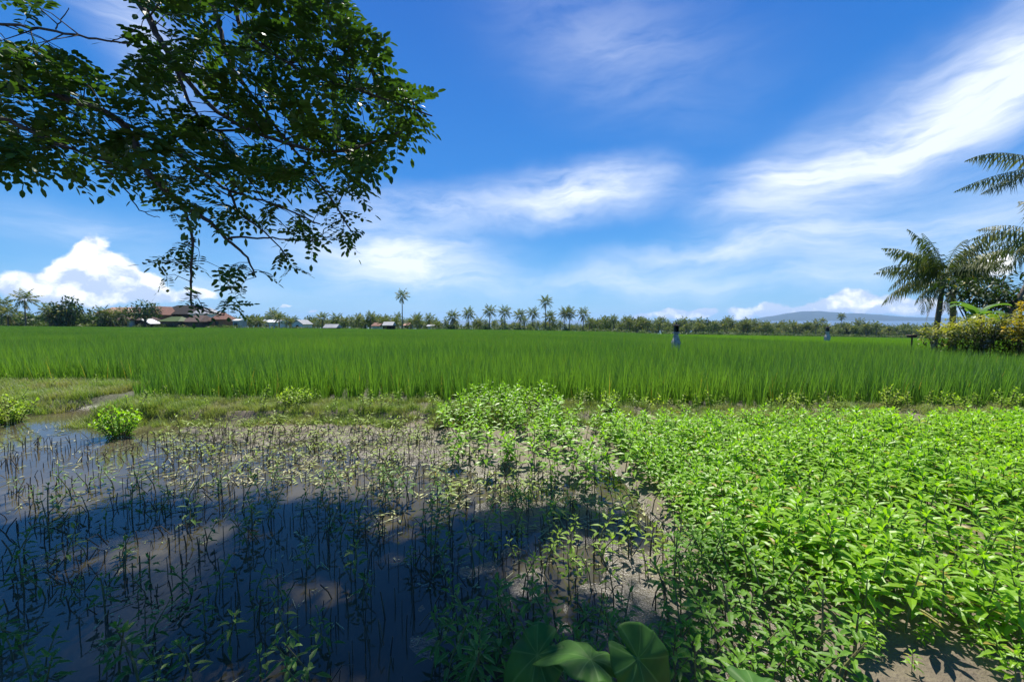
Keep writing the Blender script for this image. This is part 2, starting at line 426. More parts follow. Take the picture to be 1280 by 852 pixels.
# pale grass on the little dyke that runs to the shrine
gt = []
for _ in range(3):
    mb = MB()
    for _ in range(40): blade(mb, (U(-.15, .15), U(-.15, .15), 0), U(0, 6.28), U(.1, .6), U(.12, .3), .010, .25, random.random())
    gt.append(mb)
dyke = []
for i in range(160):
    t = i / 160; y = 15.6 + 19 * t; x = 6.0 - (-.6 - 6.0) * 0 + (12.6 - 6.0) * t
    x = 6.15 + t * 5.9
    dyke.append((Vector((x + U(-.12, .12), y, field_z(x, y) + .72)), U(0, 6.28), U(.8, 1.2), random.randrange(3)))
bund = []
for _ in range(7000):
    x = U(-12.5, 9.5); f = yr(x)
    y = f - U(-.15, 1.12) if x > -7.2 else U(7.1, 9.4)
    if abs(x + 7.75) < .45: continue
    if x > 1 and random.random() < .35: continue
    if N(x, y, 1.7, 7) < -.28 and random.random() < .8: continue
    bund.append((Vector((x, y, ground_z(x, y) - .01)), U(0, 6.28), U(.3, .75) * (1.15 if x < -6 else .8), random.randrange(3)))
stuff('bank_grass', gt, bund, [M['grass_leaf']], 'short pale grass covering the low earth bank in front of the rice', 'grass')
# ------------------------------------------------------------------ leafy plants
def crop_plant(h, nl, L, Wd, mess=0.0):
    """stem mesh and leaf mesh of a leafy crop plant, a rosette on top and leaves down the stem"""
    st = MB(); fo = MB(); lean = Vector((U(-.05, .05), U(-.05, .05), 0)) * (1 + 3 * mess)
    top = Vector((0, 0, h)) + lean
    st.tube([(0, 0, -.03), lean * .3 + Vector((0, 0, h * .5)), top], [.0055, .0045, .003], 5)
    a = U(0, 6.28)
    for i in range(nl):
        t = 1 - (i / nl) ** 1.15 * .72
        p = Vector((0, 0, -.0)) + (lean * t * t) + Vector((0, 0, h * t))
        a += 2.4 + U(-.3, .3)
        k = i / nl
        el = 1.15 - 1.05 * min(1, k * 2.2) + U(-.2, .2)
        sz = (.5 + .5 * min(1, k * 3.2)) * U(.8, 1.12)
        d = Vector((math.cos(a) * math.cos(el), math.sin(a) * math.cos(el), math.sin(el)))
        q = p + d * (.012 + .02 * k)
        fo.leaf(q, d, Vector((0, 0, 1)), L * sz, Wd * sz, U(.12, .42), U(.2, .5), c=1.0 if random.random() < .012 + .05 * (k > .75) else max(0, min(.95, (1 - k) * .75 + U(-.15, .25))))
    return st, fo
def place_plants(name, cat, label, group, protos, spots, mats, cap=300, stuff_name=None, stuff_label=None):
    """spots: (x, y, scale, proto). The largest in the picture become individuals, the rest one object."""
    spots = sorted(spots, key=lambda s: -(s[2] / math.hypot(s[0], s[1])) + (5 if abs(s[0]) > 1.29 * s[1] else 0))
    meshes = [(a.data('stem', mats[0]), b.data('foliage', mats[1])) for a, b in protos]
    for s in spots[:cap]:
        o = thing(name, label, cat, (s[0], s[1], ground_z(s[0], s[1])), U(0, 6.28), group, s[2])
        for nm, me in zip(('stem', 'foliage'), meshes[s[3]]): link(nm, me, o)
    rest = spots[cap:]
    if rest:
        ts = []
        for a, b in protos:
            t = MB(); t.add(a.v, a.f, .5, 0); o = len(t.v); t.v.extend(b.v); t.f.extend([tuple(i + o for i in f) for f in b.f]); t.c.extend(b.c); t.m.extend([1] * len(b.f)); ts.append(t)
        stuff(stuff_name, ts, [(Vector((s[0], s[1], ground_z(s[0], s[1]))), U(0, 6.28), s[2], s[3]) for s in rest], mats, stuff_label, cat)

protos = [crop_plant(U(.27, .37), random.randint(16, 22), U(.10, .132), U(.032, .043), U(0, .5)) for _ in range(12)]
spots = []
y = 1.7
while y < 6.75:
    x = 1.0
    while x < 1.29 * y + 1.6:
        X = x + U(-.06, .06); Y = y + U(-.06, .06)
        if inpoly(X, Y, CROP):
            hole = ((X - 3.3) / .75) ** 2 + ((Y - 2.95) / .22) ** 2 < 1 or ((X - 3.6) / .5) ** 2 + ((Y - 2.45) / .15) ** 2 < 1 or ((X - 3.9) / .25) ** 2 + ((Y - 3.6) / .12) ** 2 < 1
            if (hole and random.random() < .85) or (N(X, Y, 1.6, 2) < -.42 and random.random() < .7): pass
            else:
                e = ss(0, .35, X - xl(Y))
                spots.append((X, Y, (.72 + .28 * e) * U(.8, 1.14) * (1 + .2 * N(X, Y, .9)), random.randrange(12)))
        x += .110
    y += .107
spots_soil = True
for _ in range(26):
    g = G(U(1040, 1330), U(790, 870), .05); spots.append((g.x, g.y, U(.25, .6), random.randrange(12)))
place_plants('crop_plant', 'crop plant', 'bright green leafy plant with narrow pointed leaves in the sunlit crop bed on the right', 'bright green plants of the crop bed', protos, spots, [M['crop_stem'], M['crop_leaf']], 300,
             'crop_bed_plants', 'farther bright green leafy plants filling the back of the crop bed on the right')

# weeds: darker ones at the foot of the crop bed and along the near bank
def scatter_px(poly, n, zg=0.03, mind=.07):
    res = []; xs = [p[0] for p in poly]; ys = [p[1] for p in poly]
    gp = [G(p[0], p[1], zg) for p in poly]; gpoly = [(q.x, q.y) for q in gp]
    x0, x1 = min(p[0] for p in gpoly), max(p[0] for p in gpoly); y0, y1 = min(p[1] for p in gpoly), max(p[1] for p in gpoly)
    tries = 0
    while len(res) < n and tries < n * 60:
        tries += 1; x, y = U(x0, x1), U(y0, y1)
        if inpoly(x, y, gpoly) and all((x - a) ** 2 + (y - b) ** 2 > mind * mind for a, b in res): res.append((x, y))
    return res
wp = [crop_plant(U(.2, .34), random.randint(11, 18), U(.07, .10), U(.022, .032), .6) for _ in range(8)]
sp_ = [(x, y, U(.7, 1.15), random.randrange(8)) for x, y in scatter_px([(845, 690), (900, 690), (960, 735), (1015, 800), (1070, 830), (1070, 880), (840, 880), (835, 760)], 85)]
place_plants('thicket_weed', 'weed', 'green leafy weed in the thicket between the taro and the crop bed', 'weeds at the corner of the crop bed', wp, sp_, [M['weed_stem'], M['thicket_leaf']])
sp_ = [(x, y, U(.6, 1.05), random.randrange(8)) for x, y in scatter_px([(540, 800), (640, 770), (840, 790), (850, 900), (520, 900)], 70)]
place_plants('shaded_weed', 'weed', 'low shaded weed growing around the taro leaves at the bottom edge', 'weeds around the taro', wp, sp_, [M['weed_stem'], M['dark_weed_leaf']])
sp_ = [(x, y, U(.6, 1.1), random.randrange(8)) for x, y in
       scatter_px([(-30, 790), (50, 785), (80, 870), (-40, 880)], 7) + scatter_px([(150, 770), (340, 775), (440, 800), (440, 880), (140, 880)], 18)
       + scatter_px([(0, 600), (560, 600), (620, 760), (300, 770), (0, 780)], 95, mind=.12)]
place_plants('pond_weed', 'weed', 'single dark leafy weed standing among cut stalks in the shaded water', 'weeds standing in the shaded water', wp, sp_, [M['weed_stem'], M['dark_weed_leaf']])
# right part of the pond, sun patch
sp_ = [(x, y, U(.55, 1.05), random.randrange(8)) for x, y in
       scatter_px([(600, 655), (830, 650), (860, 740), (640, 745)], 34, mind=.12) + scatter_px([(620, 600), (800, 600), (820, 640), (640, 650)], 14, mind=.12)]
place_plants('mud_weed', 'weed', 'leafy weed rising from the bare mud patch lit by the sun', 'weeds on the sunny mud', wp, sp_, [M['weed_stem'], M['weed_leaf']])
# tall bright ones at the back
wp2 = [crop_plant(U(.26, .42), random.randint(18, 24), U(.10, .14), U(.034, .046), .5) for _ in range(8)]
sp_ = [(x, y, U(.7, 1.15), random.randrange(8)) for x, y in
       scatter_px([(535, 535), (610, 508), (700, 518), (690, 545), (600, 562)], 85, mind=.06) + [(x, y) for x, y in scatter_px([(690, 525), (760, 540), (805, 612), (750, 630), (630, 585)], 55, mind=.07)] + scatter_px([(560, 560), (650, 570), (640, 600), (560, 590)], 10)]
place_plants('tall_weed', 'weed', 'tall bright green leafy weed in the sunny clump between pond and rice', 'tall weeds behind the pond', wp2, sp_, [M['weed_stem'], M['crop_leaf']])
wp3 = [crop_plant(U(.12, .26), random.randint(4, 8), U(.06, .1), U(.02, .03), 1.0) for _ in range(8)]
sp_ = [(x, y, U(.7, 1.2), random.randrange(8)) for x, y in
       scatter_px([(190, 535), (540, 532), (600, 575), (560, 605), (380, 598), (215, 600)], 195, mind=.055) + scatter_px([(190, 532), (540, 527), (560, 552), (200, 552)], 70, mind=.05) + scatter_px([(560, 590), (760, 640), (700, 650), (560, 620)], 30)]
place_plants('pale_sprout', 'weed', 'pale yellow green sprout in the sunlit shallow part of the pond', 'pale sprouts in the sunlit shallows', wp3, sp_, [M['weed_stem'], M['pale_weed_leaf']])

sp_ = [(x, y, U(.5, 1.0), random.randrange(8)) for x, y in
       [(x, yr(x) - U(.0, .8)) for x in [U(-6.6, .8) for _ in range(70)]] + [(x, yr(x) - U(.0, .35)) for x in [U(1.0, 8.5) for _ in range(60)]] + [(U(-12, -8.4), U(7.2, 9.2)) for _ in range(35)]]
place_plants('bank_weed', 'weed', 'small leafy weed rooted in the grassy bank at the foot of the rice', 'weeds on the grassy bank', wp, sp_, [M['weed_stem'], M['weed_leaf']])
# bushy clumps, each one thing
def clump(name, label, loc, r, h, n, mats, L=.09, Wd=.03):
    t = thing(name, label, 'shrub', loc); st = MB(); fo = MB()
    for _ in range(n):
        a = U(0, 6.28); q = math.sqrt(U(0, 1)); top = Vector((r * q * math.cos(a), r * q * math.sin(a), h * (1 - .45 * q * q) * U(.75, 1.05)))
        st.tube([top * .15 * Vector((1, 1, 0)).length * 0 + Vector((top.x * .25, top.y * .25, -.03)), top * .6, top], [.005, .004, .0025], 4)
        b = U(0, 6.28)
        for i in range(12):
            k = i / 12; p = Vector((top.x * (.25 + .75 * (1 - .8 * k)), top.y * (.25 + .75 * (1 - .8 * k)), top.z * (1 - .8 * k))); b += 2.4
            el = 1.0 - 1.0 * k + U(-.3, .3); d = Vector((math.cos(b) * math.cos(el), math.sin(b) * math.cos(el), math.sin(el)))
            fo.leaf(p, d, Vector((0, 0, 1)), L * U(.7, 1.1), Wd, U(.1, .4), .3, c=max(0, min(.95, 1 - k + U(-.3, .3))))
    st.build('stem', mats[0], t); fo.build('foliage', mats[1], t)
g = G(150, 545); clump('leafy_shrub', 'bright lime green bushy plant standing alone at the water inlet', (g.x, g.y, ground_z(g.x, g.y)), .30, .52, 42, [M['weed_stem'], M['crop_leaf']])
g = G(12, 520, .1); clump('leafy_shrub', 'bright green shrub on the grassy bank at the left edge', (g.x, g.y, ground_z(g.x, g.y)), .42, .5, 50, [M['weed_stem'], M['weed_leaf']])
g = G(368, 510, .15); clump('leafy_shrub', 'small leafy shrub against the dark rice, left of the middle of the bank', (g.x, g.y, ground_z(g.x, g.y)), .28, .36, 24, [M['weed_stem'], M['weed_leaf']])
for k, (px, py) in enumerate(((690, 520), (760, 517), (818, 513), (985, 512), (1110, 514), (1185, 512), (1260, 515))):
    g = G(px, py, .15)
    if k: clump('leafy_shrub', 'low weedy shrub on the bank between the crop bed and the rice', (g.x, g.y, ground_z(g.x, g.y)), .2, .36, 12, [M['weed_stem'], M['weed_leaf']], .08, .026)
for o in list(COL.objects):
    if o.get('label', '').startswith('low weedy shrub'): o['group'] = 'shrubs on the bank behind the crop bed'

# ------------------------------------------------------------------ cut stalks and litter
stalk_t = []
for _ in range(10):
    mb = MB(); h = U(.10, .24); a = U(0, 6.28); b = U(0, .07) if random.random() < .8 else U(.1, .3); k = Vector((math.cos(a) * b * h, math.sin(a) * b * h, h * .55))
    t2 = Vector((math.cos(a) * b * h * 2.0 + U(-.008, .008), math.sin(a) * b * h * 2.0 + U(-.008, .008), h)); r = U(.003, .005)
    mb.tube([(0, 0, -.06), k, t2], [r * 1.1, r, r * .8], 5); stalk_t.append(mb)
for _ in range(3):                                             # snapped ones
    mb = MB(); h = U(.12, .2); a = U(0, 6.28); d = Vector((math.cos(a), math.sin(a), 0)); mb.tube([(0, 0, -.05), (0, 0, h), d * .07 + Vector((0, 0, h + .005)), d * .14 + Vector((0, 0, h * .45))], .004, 5); stalk_t.append(mb)
sm = [t.data('cut_stalk', M['stalk']) for t in stalk_t]
pond = scatter_px([(-60, 560), (190, 545), (560, 540), (770, 600), (840, 690), (850, 760), (700, 800), (540, 870), (-60, 870)], 1500, 0.0, .055)
pond = [(p, U(.6, 1.0) * (1 if p[1] > 1.95 else .7)) for p in pond if N(p[0], p[1], 1.1, 6) > -.25 or random.random() < .45]
pond.sort(key=lambda e: -(e[1] / e[0][1]) + (5 if abs(e[0][0]) > 1.29 * e[0][1] else 0))
for (x, y), s in pond[:300]:
    o = link('cut_stalk', random.choice(sm)); o.location = (x, y, min(0, ground_z(x, y))); o.rotation_euler = (U(-.07, .07), U(-.07, .07), U(0, 6.28)); o.scale = (s,) * 3
    tag(o, 'thin dark cut stalk standing in the shaded near part of the flooded bed', 'stalk', 'cut stalks in the flooded bed')
stuff('stubble', stalk_t, [(Vector((x, y, min(0, ground_z(x, y)))), U(0, 6.28), s, random.randrange(len(stalk_t)), U(-.07, .07)) for (x, y), s in pond[300:]], [M['stalk']],
      'farther cut stalks standing in the flooded bed below the bank', 'stubble')
lt = []
for _ in range(4):
    mb = MB()
    for _ in range(3):
        a = U(0, 6.28); mb.leaf(Vector((U(-.08, .08), U(-.08, .08), .006)), Vector((math.cos(a), math.sin(a), U(.0, .3))), Vector((0, 0, 1)), U(.025, .06), U(.01, .02), .1, .2, c=random.random())
    a = U(0, 3.14); d = Vector((math.cos(a), math.sin(a), 0)); mb.tube([d * -.07 + Vector((0, 0, .004)), d * .07 + Vector((0, 0, .02))], .003, 4, c=.9)
    lt.append(mb)
lit = scatter_px([(190, 540), (540, 538), (760, 610), (850, 660), (850, 745), (640, 745), (590, 640), (400, 605), (215, 610)], 520, 0.0, .03) + scatter_px([(0, 600), (600, 640), (620, 760), (700, 850), (0, 860)], 90, 0.0, .1) + scatter_px([(0, 530), (200, 545), (190, 600), (0, 590)], 60, 0, .05)
stuff('leaf_litter', lt, [(Vector((x, y, max(0.0, ground_z(x, y)) + .003)), U(0, 6.28), U(.7, 1.4) * (.6 if y < 3 else 1), random.randrange(4)) for x, y in lit], [M['litter']],
      'dry yellow leaves and bits of stalk floating on the shallow water', 'litter')

# ------------------------------------------------------------------ taro at the bottom edge
m, nt, out = mat('taro_leaf')
at = nd(nt, 'ShaderNodeAttribute', attribute_name='vein')
ca = mixc(nt, rng(nt, wnoise(nt, 9, 3), .35, .65), (.045, .13, .022), (.08, .19, .03))
c = mixc(nt, rng(nt, at.outputs['Fac'], .2, .9, 0, .75), ca, (.15, .27, .07))
pb = nd(nt, 'ShaderNodeBsdfPrincipled', i_Roughness=.55); nt.links.new(c, pb.inputs['Base Color']); pb.inputs['Specular IOR Level'].default_value = .22
tr = nd(nt, 'ShaderNodeBsdfTranslucent'); nt.links.new(mixc(nt, 1.0, c, (1.3, 1.9, .6), 'MULTIPLY'), tr.inputs['Color'])
mx = nd(nt, 'ShaderNodeMixShader', i_0=.35); nt.links.new(pb.outputs[0], mx.inputs[1]); nt.links.new(tr.outputs[0], mx.inputs[2]); nt.links.new(mx.outputs[0], out.inputs[0])
M['taro_leaf'] = m
M['petiole'] = solid('petiole', (.09, .12, .05), (.06, .05, .035), 14, .6)
def taro_leaf(att, tip, nrm, L, droop, fold, wave=.05):
    """heart-shaped leaf: att = where the stalk joins, tip direction, face normal"""
    att = Vector(att); t = Vector(tip).normalized(); n = Vector(nrm); n = (n - t * n.dot(t)).normalized(); s = t.cross(n)
    na, nr = 132, 11; vs = [att]; vein = [1.0]; fs = []; ph = U(0, 6)
    for j in range(1, nr + 1):
        for i in range(na):
            a = 2 * math.pi * i / na                              # 0 = tip
            c_ = math.cos(a)
            r = .62 * L * (.78 + .16 * max(0, c_) ** 2 + .42 * max(0, c_) ** 10 - .06 * math.sin(a) ** 2)
            b = abs(a - math.pi)
            r *= 1 - .62 * math.exp(-(b / .15) ** 2)              # notch between the lobes
            if c_ < 0: r *= .95
            q = r * j / nr; x = q * c_; yv = q * math.sin(a)
            h = -droop * q * q / L + fold * abs(yv) * .9 - fold * .8 * yv * yv / L + wave * L * (.7 * math.sin(a * 4 + ph) + .4 * math.sin(a * 9 + 2 * ph)) * (j / nr) ** 2 + .010 * L * math.cos(a * 9) * j / nr
            vs.append(att + t * x + s * yv + n * h)
            va = min(abs(((a + .0001) / (2 * math.pi) * 9 + .5) % 1 - .5) * 2, 1)
            vein.append(max(0, 1 - va * (3.0 + 4.5 * j / nr)))
    for i in range(na):
        i2 = (i + 1) % na; fs.append((0, 1 + i, 1 + i2))
        for j in range(nr - 1): fs.append((1 + j * na + i, 1 + (j + 1) * na + i, 1 + (j + 1) * na + i2, 1 + j * na + i2))
    return vs, fs, vein
def taro(label, base, leaves):
    t = thing('taro_plant', label, 'taro plant'); base = Vector(base)
    for (px, py, d, tip, nrm, L, droop, fold) in leaves:
        att = P(px, py, d); vs, fs, vein = taro_leaf(att, tip, nrm, L, droop, fold)
        me = bpy.data.meshes.new('leaf'); me.from_pydata(vs, [], fs); me.materials.append(M['taro_leaf']); me.polygons.foreach_set('use_smooth', [True] * len(fs))
        me.attributes.new('vein', 'FLOAT', 'POINT').data.foreach_set('value', vein)
        o = link('leaf', me, t); sd = o.modifiers.new('thick', 'SOLIDIFY'); sd.thickness = .0007
        pt = MB(); n = Vector(nrm).normalized(); mid = (att + base) / 2 + Vector((U(-.03, .03), .05, .08))
        pt.tube([base, base.lerp(mid, .6) + Vector((0, 0, .03)), mid, att.lerp(mid, .35) + Vector((0, 0, .01)), att - n * .004], [.012, .010, .008, .0065, .005], 8)
        pt.build('leaf_stalk', M['petiole'], t, True)
taro('large dark green taro with three drooping heart shaped leaves at the bottom edge', (.27, 1.25, .1), [
    (672, 818, 1.44, (-.78, -.10, -.62), (-.40, -.50, .6), .235, .5, .10),
    (738, 824, 1.35, (-.80, .38, .10), (.15, .16, .95), .24, .6, .30),
    (797, 822, 1.33, (.66, -.10, -.66), (.12, -.74, .58), .245, .5, .40),
    ])
taro('low taro with one pale leaf just showing at the bottom edge beneath the weeds', (.66, 1.0, .12), [
    (945, 866, 1.2, (.6, -.6, -.1), (0, -.1, 1), .22, .5, .1)])

# ------------------------------------------------------------------ the tree that leans in from the left
SUN_E, SUN_A = 62.0, -3.0
sv = Vector((math.sin(R(SUN_A)) * math.cos(R(SUN_E)), math.cos(R(SUN_A)) * math.cos(R(SUN_E)), math.sin(R(SUN_E))))
tree = thing('shade_tree', 'shade tree leaning in from the left with small paired leaves on dark limbs', 'tree', (-5.3, 2.4, .1))
T0 = Vector((-5.3, 2.4, .1))
tb = MB(); cr = MB(); limbs = []
def limb(pts, r0, r1, n=7):
    pts = [Vector(p) for p in pts]; out = []
    for i in range(len(pts) - 1):
        a = pts[max(i - 1, 0)]; b = pts[i]; c = pts[i + 1]; d = pts[min(i + 2, len(pts) - 1)]
        for k in range(5):
            t = k / 5; out.append(.5 * ((2 * b) + (c - a) * t + (2 * a - 5 * b + 4 * c - d) * t * t + (3 * b - a - 3 * c + d) * t ** 3) + Vector((U(-1, 1), U(-1, 1), U(-1, 1))) * .006)
    out.append(pts[-1]); q = len(out) - 1
    tb.tube([p - T0 for p in out], [r0 + (r1 - r0) * (i / q) for i in range(q + 1)], n); limbs.extend(out)
fork = Vector((-5.1, 2.6, 3.3)); top = Vector((-4.6, 3.1, 5.2))
limb([(-5.3, 2.4, -.1), (-5.35, 2.45, 1.4), (-5.2, 2.5, 2.6), fork, (-4.9, 2.8, 4.3), top], .24, .15, 12)
A = P
limb([fork, A(-60, 92, 3.1), A(0, 106, 3.0), A(70, 120, 2.9), A(150, 152, 2.8), A(185, 215, 2.75), A(228, 256, 2.7), A(262, 278, 2.7), A(285, 300, 2.65), A(308, 322, 2.65), A(320, 346, 2.6)], .034, .004)
limb([A(228, 256, 2.7), A(239, 290, 2.65), A(240, 335, 2.6), A(238, 375, 2.6), A(250, 386, 2.58), A(280, 394, 2.55)], .010, .003)
limb([A(285, 298, 2.65), A(315, 297, 2.6), A(350, 298, 2.55), A(400, 300, 2.5)], .008, .003)
limb([A(150, 152, 2.8), A(200, 178, 2.75), A(250, 212, 2.7), A(287, 238, 2.65), A(340, 255, 2.6), A(400, 280, 2.5)], .014, .004)
limb([A(287, 238, 2.65), A(300, 265, 2.6), A(330, 290, 2.6), A(360, 320, 2.55)], .009, .003)
limb([A(120, 200, 2.8), A(150, 228, 2.75), A(175, 262, 2.7), A(200, 272, 2.7)], .006, .002)
limb([fork, A(-80, 140, 3.0), A(0, 148, 2.9), A(60, 175, 2.8), A(140, 205, 2.7)], .03, .006)
limb([top, A(110, -60, 3.4), A(172, 2, 3.1), A(195, 42, 3.0), A(213, 70, 2.95), A(260, 130, 2.8), A(330, 170, 2.7), A(420, 190, 2.6), A(500, 165, 2.5)], .03, .005)
limb([A(213, 70, 2.95), A(260, 160, 2.85), A(340, 150, 2.75), A(290, 155, 2.7)], .012, .004)
limb([top, A(210, -70, 3.4), A(262, 0, 3.1), A(276, 40, 3.0), A(288, 80, 2.9), A(330, 140, 2.8), A(400, 230, 2.6), A(440, 290, 2.5)], .024, .004)
limb([top, A(260, -60, 3.4), A(292, 0, 3.1), A(306, 40, 3.0), A(380, 90, 2.8), A(470, 120, 2.6), A(540, 145, 2.45)], .022, .004)
limb([A(-60, 22, 2.9), A(0, 29, 2.8), A(60, 38, 2.7), A(110, 47, 2.65), A(160, 54, 2.6)], .010, .005)
limb([A(138, 52, 2.62), A(165, 40, 2.6), A(186, 22, 2.6)], .003, .002); limb([A(70, 38, 2.7), A(76, 24, 2.7), A(86, 10, 2.7)], .004, .002)
limb([fork, (-4.9, 2.6, 3.6), A(-60, 22, 2.9)], .03, .010)
# high crown, above the picture
limb([top, (-3.4, 4.6, 6.8), (-1.6, 6.6, 8.6), (.2, 8.3, 9.6)], .14, .05, 9)
limb([top, (-4.6, 5.0, 7.0), (-4.2, 7.2, 8.8), (-3.6, 8.6, 9.6)], .12, .04, 9)
limb([(-2.6, 5.6, 7.7), (-.9, 6.2, 8.5), (.9, 6.8, 9.2)], .06, .03, 8)
limb([top, (-5.2, 5.0, 6.6), (-6.4, 7.6, 8.6)], .08, .03, 8)
limb([top, (-3.6, 3.4, 6.4), (-1.6, 4.6, 8.0), (.6, 6.2, 9.2)], .08, .03, 8)
def compound(p, d, L, k, npair, c, droop=.35):
    """one feathered leaf: a thin midrib with pairs of small leaflets and one at the tip"""
    d = d.normalized(); up = Vector((U(-.5, .5), U(-.5, .5), 1)).normalized(); s = d.cross(up).normalized(); n = s.cross(d)
    prev = p; pts = [p]
    for i in range(1, npair + 2):
        t = i / (npair + 1); q = p + d * (L * t) - Vector((0, 0, 1)) * (droop * L * t * t); pts.append(q)
    for i in range(1, npair + 1):
        sz = k * (1 - .25 * abs(i / npair - .55))
        for sg in (-1, 1):
            dd = (s * sg + d * .35 + n * U(-.25, .15) + Vector((U(-.15, .15), U(-.15, .15), U(-.15, .15))))
            cr.leaf(pts[i] + s * sg * .004 - T0, dd, n, sz * U(.85, 1.1), sz * .52, U(0, .25), U(.05, .3), (0, .35, .75, 1), (.15, 1, .8, 0), c=max(0, min(.96 if random.random() > .004 else 1, c + U(-.2, .2))))
    cr.leaf(pts[-1] - T0, d - Vector((0, 0, .3)), n, k, k * .52, .1, .1, (0, .35, .75, 1), (.15, 1, .8, 0), c=min(c, .95))
    w = L * .010 + .0008
    cr.add([pts[0] - s * w - T0, pts[0] + s * w - T0, pts[-1] - T0], [(0, 1, 2)], .1)
def spray(c0, scale, nleaf, connect=True):
    if connect:
        best = min(limbs, key=lambda q: (q - c0).length_squared)
        v = c0 - best
        if v.length > .04:
            midp = best + v * .55 + Vector((U(-.05, .05), U(-.05, .05), .05)) * min(1, v.length * 2)
            tb.tube([best - T0, midp - T0, c0 - T0], [.0045 * scale, .003 * scale, .0018 * scale], 4)
            out = v.normalized()
        else: out = Vector((U(-1, 1), U(-1, 1), U(-.6, .3))).normalized()
    else: out = Vector((U(-1, 1), U(-1, 1), U(-.2, .4))).normalized()
    cc = random.random()
    for i in range(nleaf):
        d = out * .6 + Vector((U(-1, 1), U(-1, 1), U(-.7, .35)))
        compound(c0 - out * U(0, .10) * scale, d, U(.15, .26) * scale, U(.054, .074) * scale, random.randint(4, 6), cc * .7 + U(0, .3))
MASK = [(-60, 60), (0, 50), (50, 50), (95, 70), (128, 105), (165, 105), (182, 60), (172, 10), (170, -50), (430, -50), (435, 15), (455, 55), (475, 80), (500, 105), (525, 130), (528, 150), (500, 170), (488, 195), (465, 190), (448, 220), (425, 262), (445, 285), (432, 300), (405, 300), (380, 305), (372, 335), (330, 335), (285, 350), (240, 355), (205, 345), (212, 305), (190, 262), (160, 225), (120, 230), (80, 210), (0, 200), (-60, 200)]
HOLES = [(232, 108, 26, 22), (275, 55, 16, 40), (25, 125, 26, 9), (185, 180, 16, 10), (330, 15, 16, 14), (385, 140, 14, 12), (140, 85, 30, 28), (45, 205, 20, 6)]
cnt = 0
def try_spray(px, py, dens):
    global cnt
    for hx, hy, hw, hh in HOLES:
        if ((px - hx) / hw) ** 2 + ((py - hy) / hh) ** 2 < 1: return
    if random.random() > dens: return
    d = U(2.3, 3.3) if py < 225 else U(2.4, 2.9)
    spray(P(px, py, d), U(.8, 1.0) if py < 215 else U(.62, .8), random.randint(4, 6) if py < 215 else random.randint(3, 4)); cnt += 1
for _ in range(640):
    px, py = U(-60, 545), U(-50, 400)
    if inpoly(px, py, MASK):
        if py < 225: try_spray(px, py, 1.0 if px > 250 else .95)
        else: try_spray(px, py, .50 if px < 380 else .75)
for (px, py) in ((520, 140), (500, 165), (478, 178), (510, 118), (490, 100), (470, 75), (450, 45), (440, 20), (430, 280), (445, 290), (420, 296), (400, 265), (415, 250), (440, 225), (205, 345), (235, 365), (245, 380), (285, 372), (298, 360), (330, 340), (365, 335), (350, 318), (292, 380), (40, 6), (20, -5)):
    spray(P(px, py, U(2.4, 2.7)), .9 if py < 230 else .62, 3)
# the crown overhead, beyond the top of the picture: it throws the shade over the pond
SHADE = [(-60, 570), (60, 590), (130, 575), (200, 640), (280, 648), (350, 612), (430, 606), (500, 636), (560, 618), (630, 650), (700, 640), (790, 664), (690, 670), (590, 690), (615, 775), (830, 785), (850, 850), (860, 880), (-60, 880)]
gp = [(G(a, b).x, G(a, b).y) for a, b in SHADE] + [(-6, 1.0)] 
gp = [(G(a, b).x, G(a, b).y) for a, b in SHADE[:-2]] + [(.45, 1.2), (.45, .2), (-6.5, .2)]
n_up = 0
GAPS = [(G(px, py).x, G(px, py).y, b, e_) for px, py, b, e_ in ((20, 640, .58, .34), (135, 708, .60, .31), (262, 668, .40, .26), (515, 655, .46, .30), (400, 735, .34, .25), (90, 608, .4, .3))]
for _ in range(6000):
    x, y = U(-7.5, 1.6), U(.2, 5.6)
    if not inpoly(x, y, gp) or (x < -.45 and y < 1.9 and not (x < -1.9 and y > 1.45)) or (x > -.45 and y < 1.4 and random.random() < .93): continue
    z = U(8.2, 10.0); k = z / sv.z; p = Vector((x, y, 0)) + sv * k
    q = pix(p)
    if -120 < q[0] < 1400 and q[1] > -120:
        p = Vector((x, y, 0)) + sv * (10.6 / sv.z)
        if pix(p)[1] > -120: continue
    if any(((x - a) / b) ** 2 + ((y - c_) / e_) ** 2 < 1 for a, c_, b, e_ in GAPS): continue
    if N(x, y, 1.9, 12) < -.30 - (.15 if x > -1 else 0): continue
    near = min((q - p).length for q in limbs[::4])
    spray(p, U(1.3, 2.0), 5, near < 1.6); n_up += 1
    if n_up > 640: break
for _ in range(900):
    y = U(3.0, 7.0); u = U(-1.3, .25); e = U(.90, 1.35); p = Vector((u * y, y, CAMZ + e * y)); g = p - sv * (p.z / sv.z)
    if p.z > 8.6 or pix(p)[1] > -120 or not inpoly(g.x, g.y, gp) or (g.x < -.45 and g.y < 1.9) or (g.x > -.45 and g.y < 1.4): continue
    spray(p, 1.5, 5, min((q - p).length for q in limbs[::4]) < 1.4); n_up += 1
    if n_up > 780: break
print('sprays', cnt, n_up, 'crown faces', len(cr.f))
tb.build('trunk', M['bark'], tree, True); cr.build('crown', M['tree_leaf'], tree)
